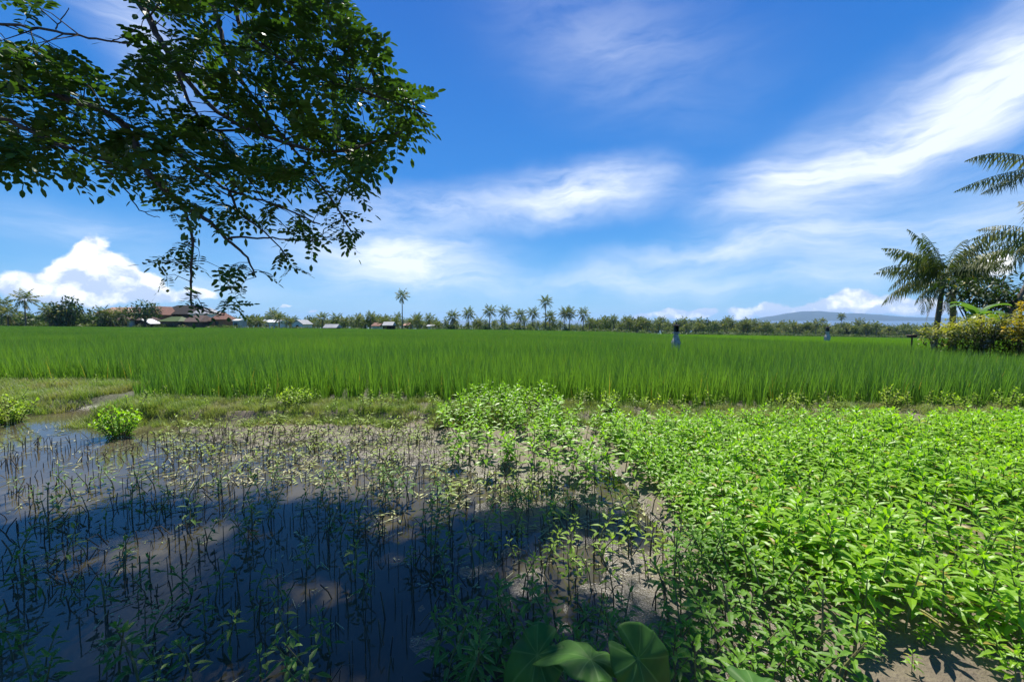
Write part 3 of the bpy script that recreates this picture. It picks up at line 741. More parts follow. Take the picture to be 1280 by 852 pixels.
# ------------------------------------------------------------------ palms
def frond(mb, base, az, el, L, droop, n, ll, c, lw=.045, hang=.5, m=0, dead=0):
    d = Vector((math.cos(az), math.sin(az), 0)); side = Vector((-d.y, d.x, 0)); p = Vector(base); a = el; pts = [p]; seg = n
    for i in range(seg):
        p = p + (d * math.cos(a) + Vector((0, 0, 1)) * math.sin(a)) * (L / seg); a -= droop / seg * (.4 + 1.2 * i / seg); pts.append(p)
    w = .018 * L / 3
    for i in range(seg):
        t = (pts[i + 1] - pts[i]).normalized(); k = i / seg
        wi = w * (1 - .8 * k)
        mb.add([pts[i] - side * wi, pts[i] + side * wi, pts[i + 1] + side * wi * .8, pts[i + 1] - side * wi * .8], [(0, 1, 2, 3)], c * .6 + .3, m)
        if k < .13: continue
        l = ll * (math.sin(math.pi * min(1, (k - .1) * .95 + .18)) * .9 + .12) * U(.85, 1.1)
        for sg in (-1, 1):
            dd = (side * sg * U(.6, .95) + t * U(.4, .8) - Vector((0, 0, 1)) * hang * U(.4, 1.6)).normalized()
            q = pts[i] + t * U(-.3, .3) * (L / seg); e = q + dd * l - Vector((0, 0, 1)) * (hang * l * .35); h = t * lw * .5
            mm = q + dd * l * .5 
            mb.add([q - h * .6, q + h * .6, mm + h, mm - h, e], [(0, 1, 2, 3), (3, 2, 4)], max(0, min(1, c + U(-.15, .15))), m)
def palm_crown(L, nf, n, ll, lw, dead=0, spread=1.0, wind=0.0, hang=.55):
    mb = MB(); a = U(0, 6.28)
    for i in range(nf):
        k = i / nf; a += 2.4
        frond(mb, (0, 0, .1), a + U(-.2, .2), R(82) - k * R(105) * spread + U(-.12, .12), L * U(.85, 1.08), U(.7, 1.25) + .3 * k, n, ll, .85 - .6 * k * U(.6, 1.2) if random.random() < .85 else .9, lw, hang)
    for i in range(dead): frond(mb, (0, 0, -.1), U(0, 6.28), U(-1.2, -.9), L * U(.7, .95), .5, n, ll * .8, U(0, 1), lw, .7, 1)
    return mb
cm = [palm_crown(3.3, 22, 11, .85, .24, 2, 1.15).data('crown', [M['palm_leaf'], M['palm_dead']]) for _ in range(4)]
cm_bushy = [palm_crown(3.6, 24, 11, .95, .24, 7, 1.25).data('crown', [M['palm_leaf'], M['palm_dead']]) for _ in range(2)]
cm_tall = palm_crown(3.6, 17, 12, .95, .24, 2, 1.1).data('crown', [M['palm_leaf'], M['palm_dead']])
def far_palm(px, top_py, d, label, group=None, crown=None, sc=1.0, lean=0.0):
    b = P(px, 399, d); zb = field_z(b.x, d); zt = P(px, top_py, d).z; h = max(1.6, zt - zb - 2.4 * sc)
    o = thing('coconut_palm', label, 'palm', (b.x, d, zb), 0, group)
    t = MB(); t.tube([(-lean * .8, 0, -.3), (-lean * .4, 0, h * .4), (0, 0, h)], [.24, .17, .13], 7); t.build('trunk', M['palm_trunk'], o, True)
    c = link('crown', crown or random.choice(cm), o); c.location = (0, 0, h); c.rotation_euler = (0, 0, U(0, 6.28)); c.scale = (sc,) * 3
LEFT = 'small coconut palm among the houses and scrub at the far left edge of the field'
MIDL = 'small coconut palm on the far field edge between the houses and the tall lone palm'
for px, tp in ((2, 371), (62, 379), (72, 385), (128, 383), (137, 388), (153, 384), (10, 382)): far_palm(px, tp, 121 + U(-1, 5), LEFT, 'palms by the houses at far left', random.choice(cm_bushy), 1.05)
far_palm(32, 363, 121, 'taller dark coconut palm sticking up over the scrub near the left edge of the picture', None, cm_tall, 1.2)
for px, tp in ((321, 393), (326, 396), (349, 390), (403, 390), (420, 391), (430, 394), (457, 396), (463, 389), (480, 395), (494, 396)): far_palm(px, tp, 142 + U(-2, 8), MIDL, 'palms left of the tall lone palm')
far_palm(503, 362, 140, 'tallest palm of the tree line, slender and standing alone above all the others', None, cm_tall, 1.0)
for px, tp in ((513, 397), (521, 393), (546, 401)): far_palm(px, tp, 150 + U(-2, 6), 'short coconut palm close to the right of the tall lone palm', 'palms right of the tall lone palm')
far_palm(566, 388, 150, 'bushy coconut palm with a skirt of brown dead fronds, leftmost of the middle palm row', None, cm_bushy[0], 1.05)
row = [(586, 384, 'slim coconut palm second from the left in the middle palm row'), (598, 396, 'low coconut palm filling the gap between second and fourth palms of the middle row'), (612, 381, 'full crowned coconut palm with dark base, fourth from the left in the middle row'),
       (631, 382, 'coconut palm fifth from the left in the middle row'), (650, 386, 'coconut palm sixth from the left in the middle row'), (666, 384, 'coconut palm just left of the taller pair in the middle row'),
       (682, 369, 'tallest coconut palm of the middle row, its crown above the rest'), (687, 388, 'shorter coconut palm crowding under the tallest of the middle row'), (706, 384, 'left one of two twin coconut palms with touching crowns'),
       (712, 383, 'right one of two twin coconut palms with touching crowns')]
for px, tp, lb in row: far_palm(px, tp, 152 + U(-2, 3), lb, 'row of palms in the middle of the tree line', None, 1.12)
far_palm(729, 385, 152, 'bushy yellowish coconut palm at the right end of the middle row', None, cm_bushy[1], 1.0)
for px, tp in ((737, 396), (745, 399), (767, 393), (787, 397), (810, 398), (797, 402), (776, 402)): far_palm(px, tp, 165 + (px - 740) * .4, 'smaller palm in the looser stretch between the middle row and the grey shrine', 'palms left of the grey shrine')
far_palm(828, 395, 205, 'coconut palm rising just left of the grey shrine')
far_palm(1052, 391, 250, 'tallest palm above the distant palm grove on the right')
far_palm(1028, 397, 255, 'palm slightly taller than the grove, above the second shrine')
def leaf_ball(n, sz, flat=1.0, seed=None, lobes=5):
    mb = MB(); cs = [(Vector((U(-.6, .6), U(-.6, .6), U(.25, .75) * flat)), U(.3, .5)) for _ in range(lobes)]
    for _ in range(n):
        c, r = random.choice(cs); v = Vector((U(-1, 1), U(-1, 1), U(-1, 1)));
        if v.length < 1e-3: continue
        v.normalize(); p = c + v * r * U(.55, 1.1)
        if p.z < 0: p.z = U(0, .2)
        dd = (v + Vector((U(-1, 1), U(-1, 1), U(-1, .6)))).normalized()
        mb.leaf(p, dd, v, sz * U(.7, 1.3), sz * U(.35, .6), .2, .2, (0, .5, 1), (.3, 1, 0), c=random.random())
    return mb
# the palm grove, read as one mass
gtm = []
for _ in range(7):
    c = palm_crown(3.6, 20, 7, 1.0, .36, 3, 1.25); t = MB(); h = U(2.4, 8.2); t.tube([(0, 0, -.3), (U(-.3, .3), 0, h * .5), (0, 0, h)], [.22, .17, .14], 5, m=2)
    o = len(t.v); t.v.extend([(v[0], v[1], v[2] + h) for v in c.v]); t.f.extend([tuple(i + o for i in f) for f in c.f]); t.c.extend(c.c); t.m.extend(c.m); gtm.append(t)
for _ in range(3):
    t = MB(); t.tube([(0, 0, -.3), (.1, 0, 2.5), (0, 0, 4.5)], [.2, .16, .1], 5, m=2)
    c = leaf_ball(240, .2, 1.0, lobes=7); o = len(t.v); t.v.extend([(v[0] * 3.4, v[1] * 3.4, 1.2 + v[2] * 5.2) for v in c.v]); t.f.extend([tuple(i + o for i in f) for f in c.f]); t.c.extend([q * .35 for q in c.c]); t.m.extend(c.m); gtm.append(t)
grove = []
for _ in range(1500):
    px = U(740, 1330); d = U(treeline_y(px) + 30, 420); x = (px - CX) / F * d
    if px < 900 and random.random() < .35: continue
    grove.append((Vector((x, d, field_z(x, d))), U(0, 6.28), U(.6, 1.32) * (1.12 if N(x, d, .02) > .25 else 1), random.randrange(7) if random.random() < .93 else random.randrange(7, 10)))
for _ in range(1100):
    px = U(-60, 740); d = U(172, 420); x = (px - CX) / F * d
    grove.append((Vector((x, d, field_z(x, d))), U(0, 6.28), U(.3, .85) * (1.25 if px < 540 else 1), random.randrange(7) if random.random() < .88 else random.randrange(7, 10)))
stuff('palm_grove', gtm, grove, [M['palm_leaf'], M['palm_dead'], M['palm_trunk']], 'distant palm grove along the horizon, too dense to tell trees apart', 'palm grove')
# scrub at the field edge
st = [leaf_ball(170, .3) for _ in range(5)]
sc_pts = []
for _ in range(900):
    px = U(-60, 1180); d = treeline_y(px) + U(-1, 14); x = (px - CX) / F * d
    s = U(.7, 2.3) * (1.25 if px < 140 else .8 if px < 560 else .95)
    if 295 < px < 560: s *= .8
    sc_pts.append((Vector((x, d, field_z(x, d) - .2)), U(0, 6.28), s, random.randrange(5)))
for _ in range(110):
    px = U(-60, 145); d = 128 + U(0, 8); x = (px - CX) / F * d; sc_pts.append((Vector((x, d, field_z(x, d))), U(0, 6.28), U(2, 4), random.randrange(5)))
stuff('scrub', st, sc_pts, [M['scrub_leaf']], 'low mixed scrub lining the far edge of the rice field', 'scrub')
def broad_tree(px, py_top, d, w, label, dense=520, sz=.16, name='broadleaf_tree', hb=.3, m='broad_leaf'):
    b = P(px, 399, d); zb = field_z(b.x, d); H = P(px, py_top, d).z - zb
    o = thing(name, label, 'tree', (b.x, d, zb)); t = MB(); t.tube([(0, 0, -.3), (.1, 0, H * .3), (0, 0, H * .6)], [.035 * H, .026 * H, .012 * H], 8)
    for k in range(5):
        a = k * 1.26 + U(0, .5); t.tube([(.05, 0, H * .32), (w * .22 * math.cos(a), w * .22 * math.sin(a), H * .55), (w * .4 * math.cos(a), w * .4 * math.sin(a), H * .75)], [.014 * H, .01 * H, .004 * H], 5)
    t.build('trunk', M['bark'], o, True)
    c = leaf_ball(dense, sz, 1.0, lobes=9); c.v = [(v[0] * w * .62, v[1] * w * .62, H * hb + v[2] * H * (1 - hb) / 1.15) for v in c.v]
    c.build('crown', M[m], o)
broad_tree(88, 369, 124, 8.0, 'large round dark tree at the field edge left of the houses', 900, .17, hb=.05)
broad_tree(181, 374, 122, 7.6, 'dark round crowned tree in front of the houses, left of the big dark roof', 700, .17, hb=.35)
for px, tp, w in ((868, 398, 6), (880, 397, 7), (900, 400, 7), (912, 398, 6)): broad_tree(px, tp, 262, w, 'dark broadleaf tree rising out of the grove just right of the grey shrine', 260, .25)
for o in COL.objects:
    if 'rising out of the grove' in o.get('label', ''): o['group'] = 'dark trees right of the shrine'

# ------------------------------------------------------------------ houses
def house(label, px0, px1, eave_py, ridge_py, d, wall, roof, kind='hip', depth=7.0, wins=0, door=False, over=.5, name='house', open_=False, ridge=.5, cat='house', wz=None):
    a = P(px0, 399, d).x; b = P(px1, 399, d).x; cx = (a + b) / 2; w = b - a; zb = min(field_z(a, d), field_z(b, d)); he = P(cx, eave_py, d).z - zb; hr = P(cx, ridge_py, d).z - zb
    o = thing(name, label, cat, (cx, d, zb)); wm = MB(); hw = w / 2 - over; hw = max(hw, w * .35)
    if open_:
        for sx_ in (-1, 1):
            for yy in (0, depth): p = MB(); p.box(sx_ * hw - .06, sx_ * hw + .06, yy - .06, yy + .06, -.3, he, 0); p.build('post', wall, o)
        p = MB(); p.box(-hw - .1, hw + .1, -.1, depth + .1, he * .35, he * .35 + .12); p.build('platform', wall, o)
        p = MB(); p.box(-hw + .07, hw - .07, depth - .05, depth + .05, -.3, he - .02); p.build('back_wall', wall, o)
    else:
        wm.box(-hw, hw, 0, depth, -.5, he)
        if kind == 'gable': wm.add([(-hw, 0, he), (hw, 0, he), (0, 0, hr - .15), (-hw, depth, he), (hw, depth, he), (0, depth, hr - .15)], [(0, 1, 2), (4, 3, 5)])
        wm.build('wall', wall, o)
    rf = MB(); e = over; zl = he + .01; W = w / 2
    if kind == 'hip':
        r = W * ridge; vs = [(-W, -e, zl), (W, -e, zl), (W, depth + e, zl), (-W, depth + e, zl), (-r, depth / 2, hr), (r, depth / 2, hr)]
        rf.add(vs, [(0, 1, 5, 4), (1, 2, 5), (2, 3, 4, 5), (3, 0, 4), (3, 2, 1, 0)])
    elif kind == 'gable':                                        # gable towards the field
        vs = [(-W, -e, zl - .2), (0, -e, hr), (W, -e, zl - .2), (-W, depth + e, zl - .2), (0, depth + e, hr), (W, depth + e, zl - .2)]
        rf.add(vs, [(0, 1, 4, 3), (1, 2, 5, 4)])
    elif kind == 'long':                                         # ridge across the view
        vs = [(-W, -e, zl), (W, -e, zl), (W, depth / 2, hr), (-W, depth / 2, hr), (W, depth + e, zl), (-W, depth + e, zl)]
        rf.add(vs, [(0, 1, 2, 3), (3, 2, 4, 5), (1, 4, 2), (0, 3, 5)])
    else:                                                        # lean-to rising to the left
        vs = [(-W, -e, hr), (W, -e, zl), (W, depth + e, zl), (-W, depth + e, hr)]; rf.add(vs, [(0, 1, 2, 3)])
    ro = rf.build('roof', roof, o); sd = ro.modifiers.new('thick', 'SOLIDIFY'); sd.thickness = .14; sd.offset = 1
    if not open_:
        for k in range(wins):
            xx = -hw + 2 * hw * (k + .5) / wins; ww = min(.9, hw / wins * .9); zc = he - min(1.3, he * .42)
            if wz: zc = he - wz
            f = MB(); f.box(xx - ww / 2 - .1, xx + ww / 2 + .1, -.08, -.003, zc - .6, zc + .6); fo = f.build('window', M['wood_dark'], o)
            g = MB(); g.box(xx - ww / 2, xx + ww / 2, -.10, -.083, zc - .5, zc + .5); g.build('pane', M['window_dark'], fo)
        if door:
            f = MB(); f.box(-.45, .45, -.08, -.003, -.2, min(2.1, he - .3)); f.build('door', M['wood_dark'], o)
    return o
house('house with a faded pink tile roof behind the palms, leftmost of the houses', 120, 166, 391, 384, 146, M['grey_wall'], M['tile_pink'], 'hip', 9, 0, False, .5, ridge=.75)
house('low white house with brown roof and two small dark windows', 140, 163, 400, 394, 128, M['white_wall'], M['tile_brown'], 'long', 6, 2)
house('small brown house with a steep brown roof beside the low white house', 163, 180, 400, 392, 130, M['brown_wall'], M['tile_brown'], 'hip', 6, 0, True, ridge=.2)
house('small shed with a slanting white sheet roof', 175, 188, 405, 399, 124, M['brown_wall'], M['sheet_white'], 'lean', 4, 0, False, .2, cat='shed', name='shed')
house('orange walled house showing between the round tree and the big dark roof', 185, 200, 393, 383, 138, M['orange_wall'], M['tile_orange'], 'gable', 7, 1, False)
house('large house with a broad dark low-pitched roof, biggest in the group', 190, 240, 392.5, 381, 144, M['brown_wall'], M['tile_dark'], 'hip', 13, 5, False, 1.2, ridge=.42)
house('white block house peeping over the right end of the big dark roof', 226, 238, 389, 386, 158, M['white_wall'], M['sheet_white'], 'long', 7, 0)
house('house with a wide dark brown tile roof in front of the big dark roof', 226, 250, 402, 394, 128, M['brown_wall'], M['tile_brown'], 'hip', 8, 0, False, ridge=.6)
house('two storey grey roofed house with big upper windows beside the brown roof', 236, 261, 392, 385, 142, M['white_wall'], M['sheet_grey'], 'hip', 8, 3, False, .4, ridge=.35)
house('low bamboo walled house under trees with a mossy brown roof', 198, 224, 401.5, 396, 126, M['brown_wall'], M['scrub_leaf'], 'hip', 6, 2, False, .5)
house('small house with a bright orange red tile roof', 262, 280, 399, 391, 132, M['orange_wall'], M['tile_orange'], 'hip', 6, 1, False, ridge=.3)
house('small grey block hut at the field edge, right of the orange red roof', 290, 299, 401, 399, 132, M['grey_wall'], M['sheet_white'], 'long', 4, 1, False, .2)
house('long white roofed building half hidden by palms', 320, 348, 403, 399.5, 168, M['white_wall'], M['sheet_white'], 'long', 8, 3)
house('white gabled house with a dark doorway facing the field', 364, 379, 405, 400, 146, M['white_wall'], M['sheet_grey'], 'gable', 7, 0, True, .3)
house('low red tile roofed house half hidden by palms left of the field hut', 464, 475, 407.5, 403.5, 158, M['white_wall'], M['tile_orange'], 'long', 7, 0)
house('low reddish house behind the tall lone palm', 504, 512, 407, 403.5, 160, M['grey_wall'], M['tile_pink'], 'long', 7, 2)
house('far low house with a pale roof right of the tall lone palm', 533, 545, 408, 406, 165, M['white_wall'], M['sheet_grey'], 'long', 6, 0)
house('low open field shelter with a grey sheet roof, left of the taller hut', 404, 421, 410, 405.5, 120, M['wood_dark'], M['sheet_grey'], 'long', 3, open_=True, name='field_shelter', cat='field hut', over=.4)
house('raised open field hut with a pale roof on dark posts', 478, 491, 407, 402.5, 118, M['wood_dark'], M['sheet_grey'], 'long', 3, open_=True, name='field_shelter', cat='field hut', over=.3)

# two white scraps of cloth on canes in the rice
for px, lb in ((336.5, 'left of the two white cloth strips on canes in the rice'), (342, 'right of the two white cloth strips on canes in the rice')):
    d = 96; b = P(px, 399, d); o = thing('scare_flag', lb, 'flag', (b.x, d, field_z(b.x, d)), 0, 'white cloth strips in the rice')
    c = MB(); c.tube([(0, 0, -.2), (0, 0, 1.75)], .025, 6); c.build('pole', M['wood_dark'], o)
    f = MB(); n = 7
    vs = [(U(-.03, .03) + sx_ * (.13 + .05 * math.sin(i)), .05 * math.sin(i * 1.4) + .03, .75 + i / n) for i in range(n + 1) for sx_ in (-1, 1)]
    f.add(vs, [(2 * i, 2 * i + 1, 2 * i + 3, 2 * i + 2) for i in range(n)]); fo = f.build('cloth', M['cloth_white'], o); sd = fo.modifiers.new('thick', 'SOLIDIFY'); sd.thickness = .02

# ------------------------------------------------------------------ shrines
def shrine(label, px, py_top, d, u):
    """u = metres per unit; built from the ground up: plinth, pedestal, niche, roof"""
    b = P(px, 399, d); zb = field_z(b.x, d); H = P(px, py_top, d).z - zb; o = thing('stone_shrine', label, 'shrine', (b.x, d, zb)); s = u
    z1 = H - .82 * s                                             # where the seen part starts
    def bx(mb, hw, z0, z1_, tp=0, m=0): mb.box(-hw, hw, -hw, hw, z0, z1_, taper=tp, m=m)
    p = MB(); bx(p, .15 * s, -.2, z1 - .06 * s); bx(p, .17 * s, z1 - .06 * s, z1 + .02 * s); p.build('plinth', M['stone_pale'], o); o.scale = (.8, .8, 1)
    p = MB(); bx(p, .155 * s, z1 + .02 * s, z1 + .07 * s); bx(p, .135 * s, z1 + .07 * s, z1 + .24 * s, .34); bx(p, .11 * s, z1 + .24 * s, z1 + .28 * s); bx(p, .075 * s, z1 + .28 * s, z1 + .34 * s)
    for sx_ in (-1, 1): p.tube([(sx_ * .13 * s, -.10 * s, z1 + .07 * s), (sx_ * .125 * s, -.11 * s, z1 + .14 * s), (sx_ * .09 * s, -.1 * s, z1 + .19 * s)], [.02 * s, .022 * s, .008 * s], 5)
    p.build('pedestal', M['stone_pale'], o)
    p = MB(); bx(p, .115 * s, z1 + .34 * s, z1 + .38 * s); bx(p, .13 * s, z1 + .38 * s, z1 + .41 * s); p.build('shelf', M['stone_pale'], o)
    n = MB()
    for x0, x1, y0, y1 in ((-.095, -.07, -.09, .09), (.07, .095, -.09, .09), (-.07, .07, .065, .09)): n.box(x0 * s, x1 * s, y0 * s, y1 * s, z1 + .41 * s, z1 + .64 * s)
    n.build('niche', M['stone_dark'], o)
    r = MB(); bx(r, .12 * s, z1 + .64 * s, z1 + .67 * s); bx(r, .155 * s, z1 + .67 * s, z1 + .70 * s, .3); bx(r, .08 * s, z1 + .70 * s, z1 + .74 * s, .5); r.tube([(0, 0, z1 + .74 * s), (0, 0, z1 + .78 * s), (0, 0, z1 + .82 * s)], [.02 * s, .028 * s, .004 * s], 6)
    for sx_ in (-1, 1):
        for sy_ in (-1, 1): r.tube([(sx_ * .10 * s, sy_ * .10 * s, z1 + .695 * s), (sx_ * .14 * s, sy_ * .14 * s, z1 + .705 * s), (sx_ * .15 * s, sy_ * .15 * s, z1 + .74 * s)], [.02 * s, .015 * s, .004 * s], 5)
    r.build('roof', M['stone_dark'], o)
shrine('grey carved stone shrine standing in the rice, nearer and larger of the two', 845.5, 402, 15.0, .95)
shrine('small dark stone shrine farther off, in the lighter rice on the right', 1035, 406.5, 68, 2.5)
d = 14.6; b = P(1141, 399, d); o = thing('marker_post', 'thin dark post with a small flat box on top beside the hedge', 'post', (b.x, d, field_z(b.x, d)))
t = MB(); zt = P(1141, 418, d).z - field_z(b.x, d); t.tube([(0, 0, -.2), (.01, 0, zt - .1)], [.028, .024], 8); t.build('post', M['wood_dark'], o)
t = MB(); t.box(-.11, .11, -.08, .08, zt - .1, zt - .03); t.box(-.15, .15, -.11, .11, zt - .03, zt, taper=.2); t.build('box', M['wood_dark'], o)

# ------------------------------------------------------------------ garden on the right
def hedge(name, label, x0, x1, y0, y1, z0, ht, n, mats, L=.15, topf=None):
    o = thing(name, label, 'hedge', ((x0 + x1) / 2, (y0 + y1) / 2, z0)); cx, cy = (x0 + x1) / 2, (y0 + y1) / 2; st = MB(); fo = MB()
    for _ in range(int((x1 - x0) * 7)):
        x, y = U(x0 + .1, x1 - .1), U(y0 + .15, y1 - .15); h = ht(x); st.tube([(x - cx, y - cy, -.2), (x - cx + U(-.1, .1), y - cy + U(-.1, .1), h * .5), (x - cx + U(-.2, .2), y - cy + U(-.15, .15), h * .92)], [.02, .014, .005], 5)
    for _ in range(n):
        x = U(x0, x1); h = ht(x) * (1 + .10 * N(x, 0, 2.2)); t = U(.04, 1) ** .7
        z = h * t; y = U(y0, y1) if t > .75 else random.choice((U(y0, y0 + .35), U(y0, y1)))
        y += .18 * N(x, z, 1.8, 3); x += .15 * N(z, y, 2, 5)
        a = U(0, 6.28); el = U(-.2, 1.1); d = Vector((math.cos(a) * math.cos(el), math.sin(a) * math.cos(el), math.sin(el)))
        yel = t > (topf(x) if topf else .7) + U(-.22, .12)
        fo.leaf(Vector((x - cx, y - cy, z)), d, Vector((0, 0, 1)), L * U(.7, 1.3), L * .36, U(.1, .5), .3, (0, .45, 1), (.15, 1, 0), c=random.random(), m=0 if yel else 1)
    st.build('stem', M['bark'], o); fo.build('foliage', mats, o)
zg = field_z(15, 12.9)
hedge('garden_hedge', 'clipped dark hedge with yellowish leaf tips at the right end of the rice', 13.85, 17.2, 12.6, 13.7, zg, lambda x: 1.86 + .12 * math.sin(x * 3) + .12 * (x - 14), 6500, [M['croton_lime'], M['croton_green']], .15, lambda x: .86)
hedge('croton_bush', 'tall croton bush with golden yellow leaves at the right edge', 15.45, 18.3, 11.9, 12.55, zg, lambda x: 1.9 + 1.0 * ss(15.3, 16.3, x), 4200, [M['croton'], M['croton_green']], .18, lambda x: .66)
def near_palm(label, px, py, d, base_off, crown, dead, trunk_r=.16, extra=None, ncut=None):
    c = P(px, py, d); bx_, by_ = c.x + base_off[0], d + base_off[1]; zb = field_z(bx_, by_)
    o = thing('coconut_palm', label, 'palm', (bx_, by_, zb)); h = c.z - zb; t = MB(); pts = []; rad = []
    for i in range(9):
        k = i / 8; pts.append((-base_off[0] * k ** base_off[2], -base_off[1] * k ** base_off[2], h * k - .2 * (1 - k))); rad.append(trunk_r * (1.25 - .45 * k))
    t.tube(pts, rad, 10); t.build('trunk', M['palm_trunk'], o, True)
    q = crown.build('crown', [M['palm_near'], M['palm_dead']], o); q.location = (-base_off[0], -base_off[1], h)
    return o
def crown_near(L, specs, nrand, ll=.62, n=34, dead=3):
    mb = MB(); a = U(0, 6)
    for az, el, k, dr in specs: frond(mb, (0, 0, .05), R(az), R(el), L * k, dr, n, ll, U(.2, .8), .055, 1.15)
    for i in range(nrand):
        a += 2.4; frond(mb, (0, 0, .05), a, R(75) - R(100) * i / max(nrand, 1), L * U(.8, 1.0), U(1.0, 1.6), n, ll, U(.1, .9), .055, 1.1)
    for i in range(dead): frond(mb, (0, 0, -.1), U(0, 6.28), U(-1.3, -.9), L * .7, .4, n, ll * .6, U(0, 1), .05, .7, 1)
    return mb
near_palm('dark coconut palm with drooping fronds behind the left end of the hedge', 1180, 345, 21, (-.2, .2, 1.0),
          crown_near(3.4, [(180, 24, 1.05, .9), (190, -2, 1.05, .75), (172, 46, .95, 1.1), (200, 60, .9, .8), (150, 72, .9, .6), (20, 40, .9, 1.0), (0, 12, .9, 1.0), (340, 60, .9, .9), (270, 30, .8, 1.4), (230, 10, .8, 1.3)], 22, .75), 3, .12)
near_palm('slim second palm leaning left close beside the dark drooping palm', 1192, 352, 22, (.5, .3, 1.0), crown_near(2.6, [], 13, .6), 2, .13)
near_palm('tall coconut palm outside the right edge whose fronds reach into the sky', 1312, 208, 14, (.8, .4, 1.6),
          crown_near(3.5, [(178, 24, .84, .95), (184, -8, 1.05, .35), (193, -14, 1.0, .3)], 0, .5, 46, 0), 0)
o = near_palm('palm with a thick leaning trunk and pale hanging fronds at the right edge', 1318, 300, 17, (-3.3, .4, .75),
          crown_near(3.2, [(182, 4, 1.0, .6), (170, 22, 1.0, 1.0), (195, 0, .95, .9), (178, -20, .8, .7), (250, 5, .9, .9), (90, 40, 1, 1), (0, 30, 1, 1), (30, 50, 1, 1), (300, 30, 1, 1), (210, 45, .9, 1)], 4, .7), 2, .12)
# leafy garden tree and banana
def garden_tree(label, px, d, w, top_py, nleaf, sz, name='garden_tree', m='broad_leaf', bot=.45):
    b = P(px, 399, d); zb = field_z(b.x, d); H = P(px, top_py, d).z - zb; o = thing(name, label, 'tree', (b.x, d, zb)); t = MB(); c = MB()
    t.tube([(0, 0, -.2), (.08, 0, H * .3), (0, 0, H * .55)], [.1, .08, .05], 8); tips = []
    for k in range(9):
        a = k * .7 + U(0, .4); e = Vector((w * .45 * math.cos(a) * U(.5, 1.1), w * .45 * math.sin(a) * U(.5, 1.1), H * U(.6, .97)))
        mid = Vector((e.x * .45, e.y * .45, H * U(.45, .6))); t.tube([(0, 0, H * U(.3, .5)), mid, e], [.04, .028, .01], 6); tips += [e, (e + mid) / 2, e + Vector((U(-.3, .3), U(-.3, .3), U(-.4, .1)))]
    for _ in range(nleaf):
        p = random.choice(tips) + Vector((U(-1, 1), U(-1, 1), U(-.8, .7))) * .34 * w * .5
        a = U(0, 6.28); el = U(-.7, .8); dd = Vector((math.cos(a) * math.cos(el), math.sin(a) * math.cos(el), math.sin(el)))
        c.leaf(p, dd, Vector((0, 0, 1)), sz * U(.7, 1.25), sz * .4, U(.1, .5), .2, (0, .3, .7, 1), (.15, 1, .8, 0), c=random.random())
    t.build('trunk', M['bark'], o, True); c.build('crown', M[m], o)
garden_tree('dark leafy garden tree above the hedge, behind the banana plant', 1228, 18, 2.8, 338, 900, .26)
garden_tree('dark leafy tree at the right edge under the leaning palm trunk', 1275, 19, 3.0, 333, 800, .28)
d = 14.4; b = P(1222, 399, d); zb = field_z(b.x, d)
o = thing('banana_plant', 'banana plant with pale green paddle leaves rising behind the hedge', 'banana plant', (b.x, d, zb))
t = MB(); t.tube([(0, 0, -.2), (.03, 0, 1.2), (0, 0, 2.1)], [.1, .08, .05], 9); t.build('stem', M['banana_leaf'], o, True)
for az, el, L in ((175, 55, 1.1), (10, 20, 1.0), (210, 25, .95), (330, 60, 1.0), (120, 70, 1.0), (265, 35, .9), (60, 50, .9)):
    mb = MB(); dd = Vector((math.cos(R(az)), math.sin(R(az)), 0)); p = Vector((0, 0, 2.05)); a = R(el); sd_ = Vector((-dd.y, dd.x, 0)); vs = []; fs = []; n = 12
    for i in range(n + 1):
        k = i / n; wv = .19 * math.sin(math.pi * min(1, k * .92 + .06)) ** .6 * (1 if k > .12 else .15); upv = (dd * -math.sin(a) + Vector((0, 0, 1)) * math.cos(a))
        vs.extend([p - sd_ * wv + upv * wv * .35, p, p + sd_ * wv + upv * wv * .35]); p = p + (dd * math.cos(a) + Vector((0, 0, 1)) * math.sin(a)) * (L / n); a -= 1.7 / n * (.4 + 1.2 * k)
    for i in range(n): fs += [(3 * i, 3 * i + 1, 3 * i + 4, 3 * i + 3), (3 * i + 1, 3 * i + 2, 3 * i + 5, 3 * i + 4)]
    mb.add(vs, fs, .5); mb.build('leaf', M['banana_leaf'], o, True)

# ------------------------------------------------------------------ air
m, nt, out = mat('air')
pv = nd(nt, 'ShaderNodeVolumePrincipled'); pv.inputs['Color'].default_value = (.40, .64, 1, 1); pv.inputs['Density'].default_value = 7e-5; pv.inputs['Anisotropy'].default_value = .2
nt.links.new(pv.outputs[0], out.inputs['Volume'])
HAZE = True
if HAZE:
    hz = MB(); hz.box(-9400, 9400, -400, 9400, -27.2, 130); tag(hz.build('haze', m), kind='stuff'); COL.objects['haze']['label'] = 'thin bluish air that fades the far palms and hills'; COL.objects['haze']['category'] = 'haze'

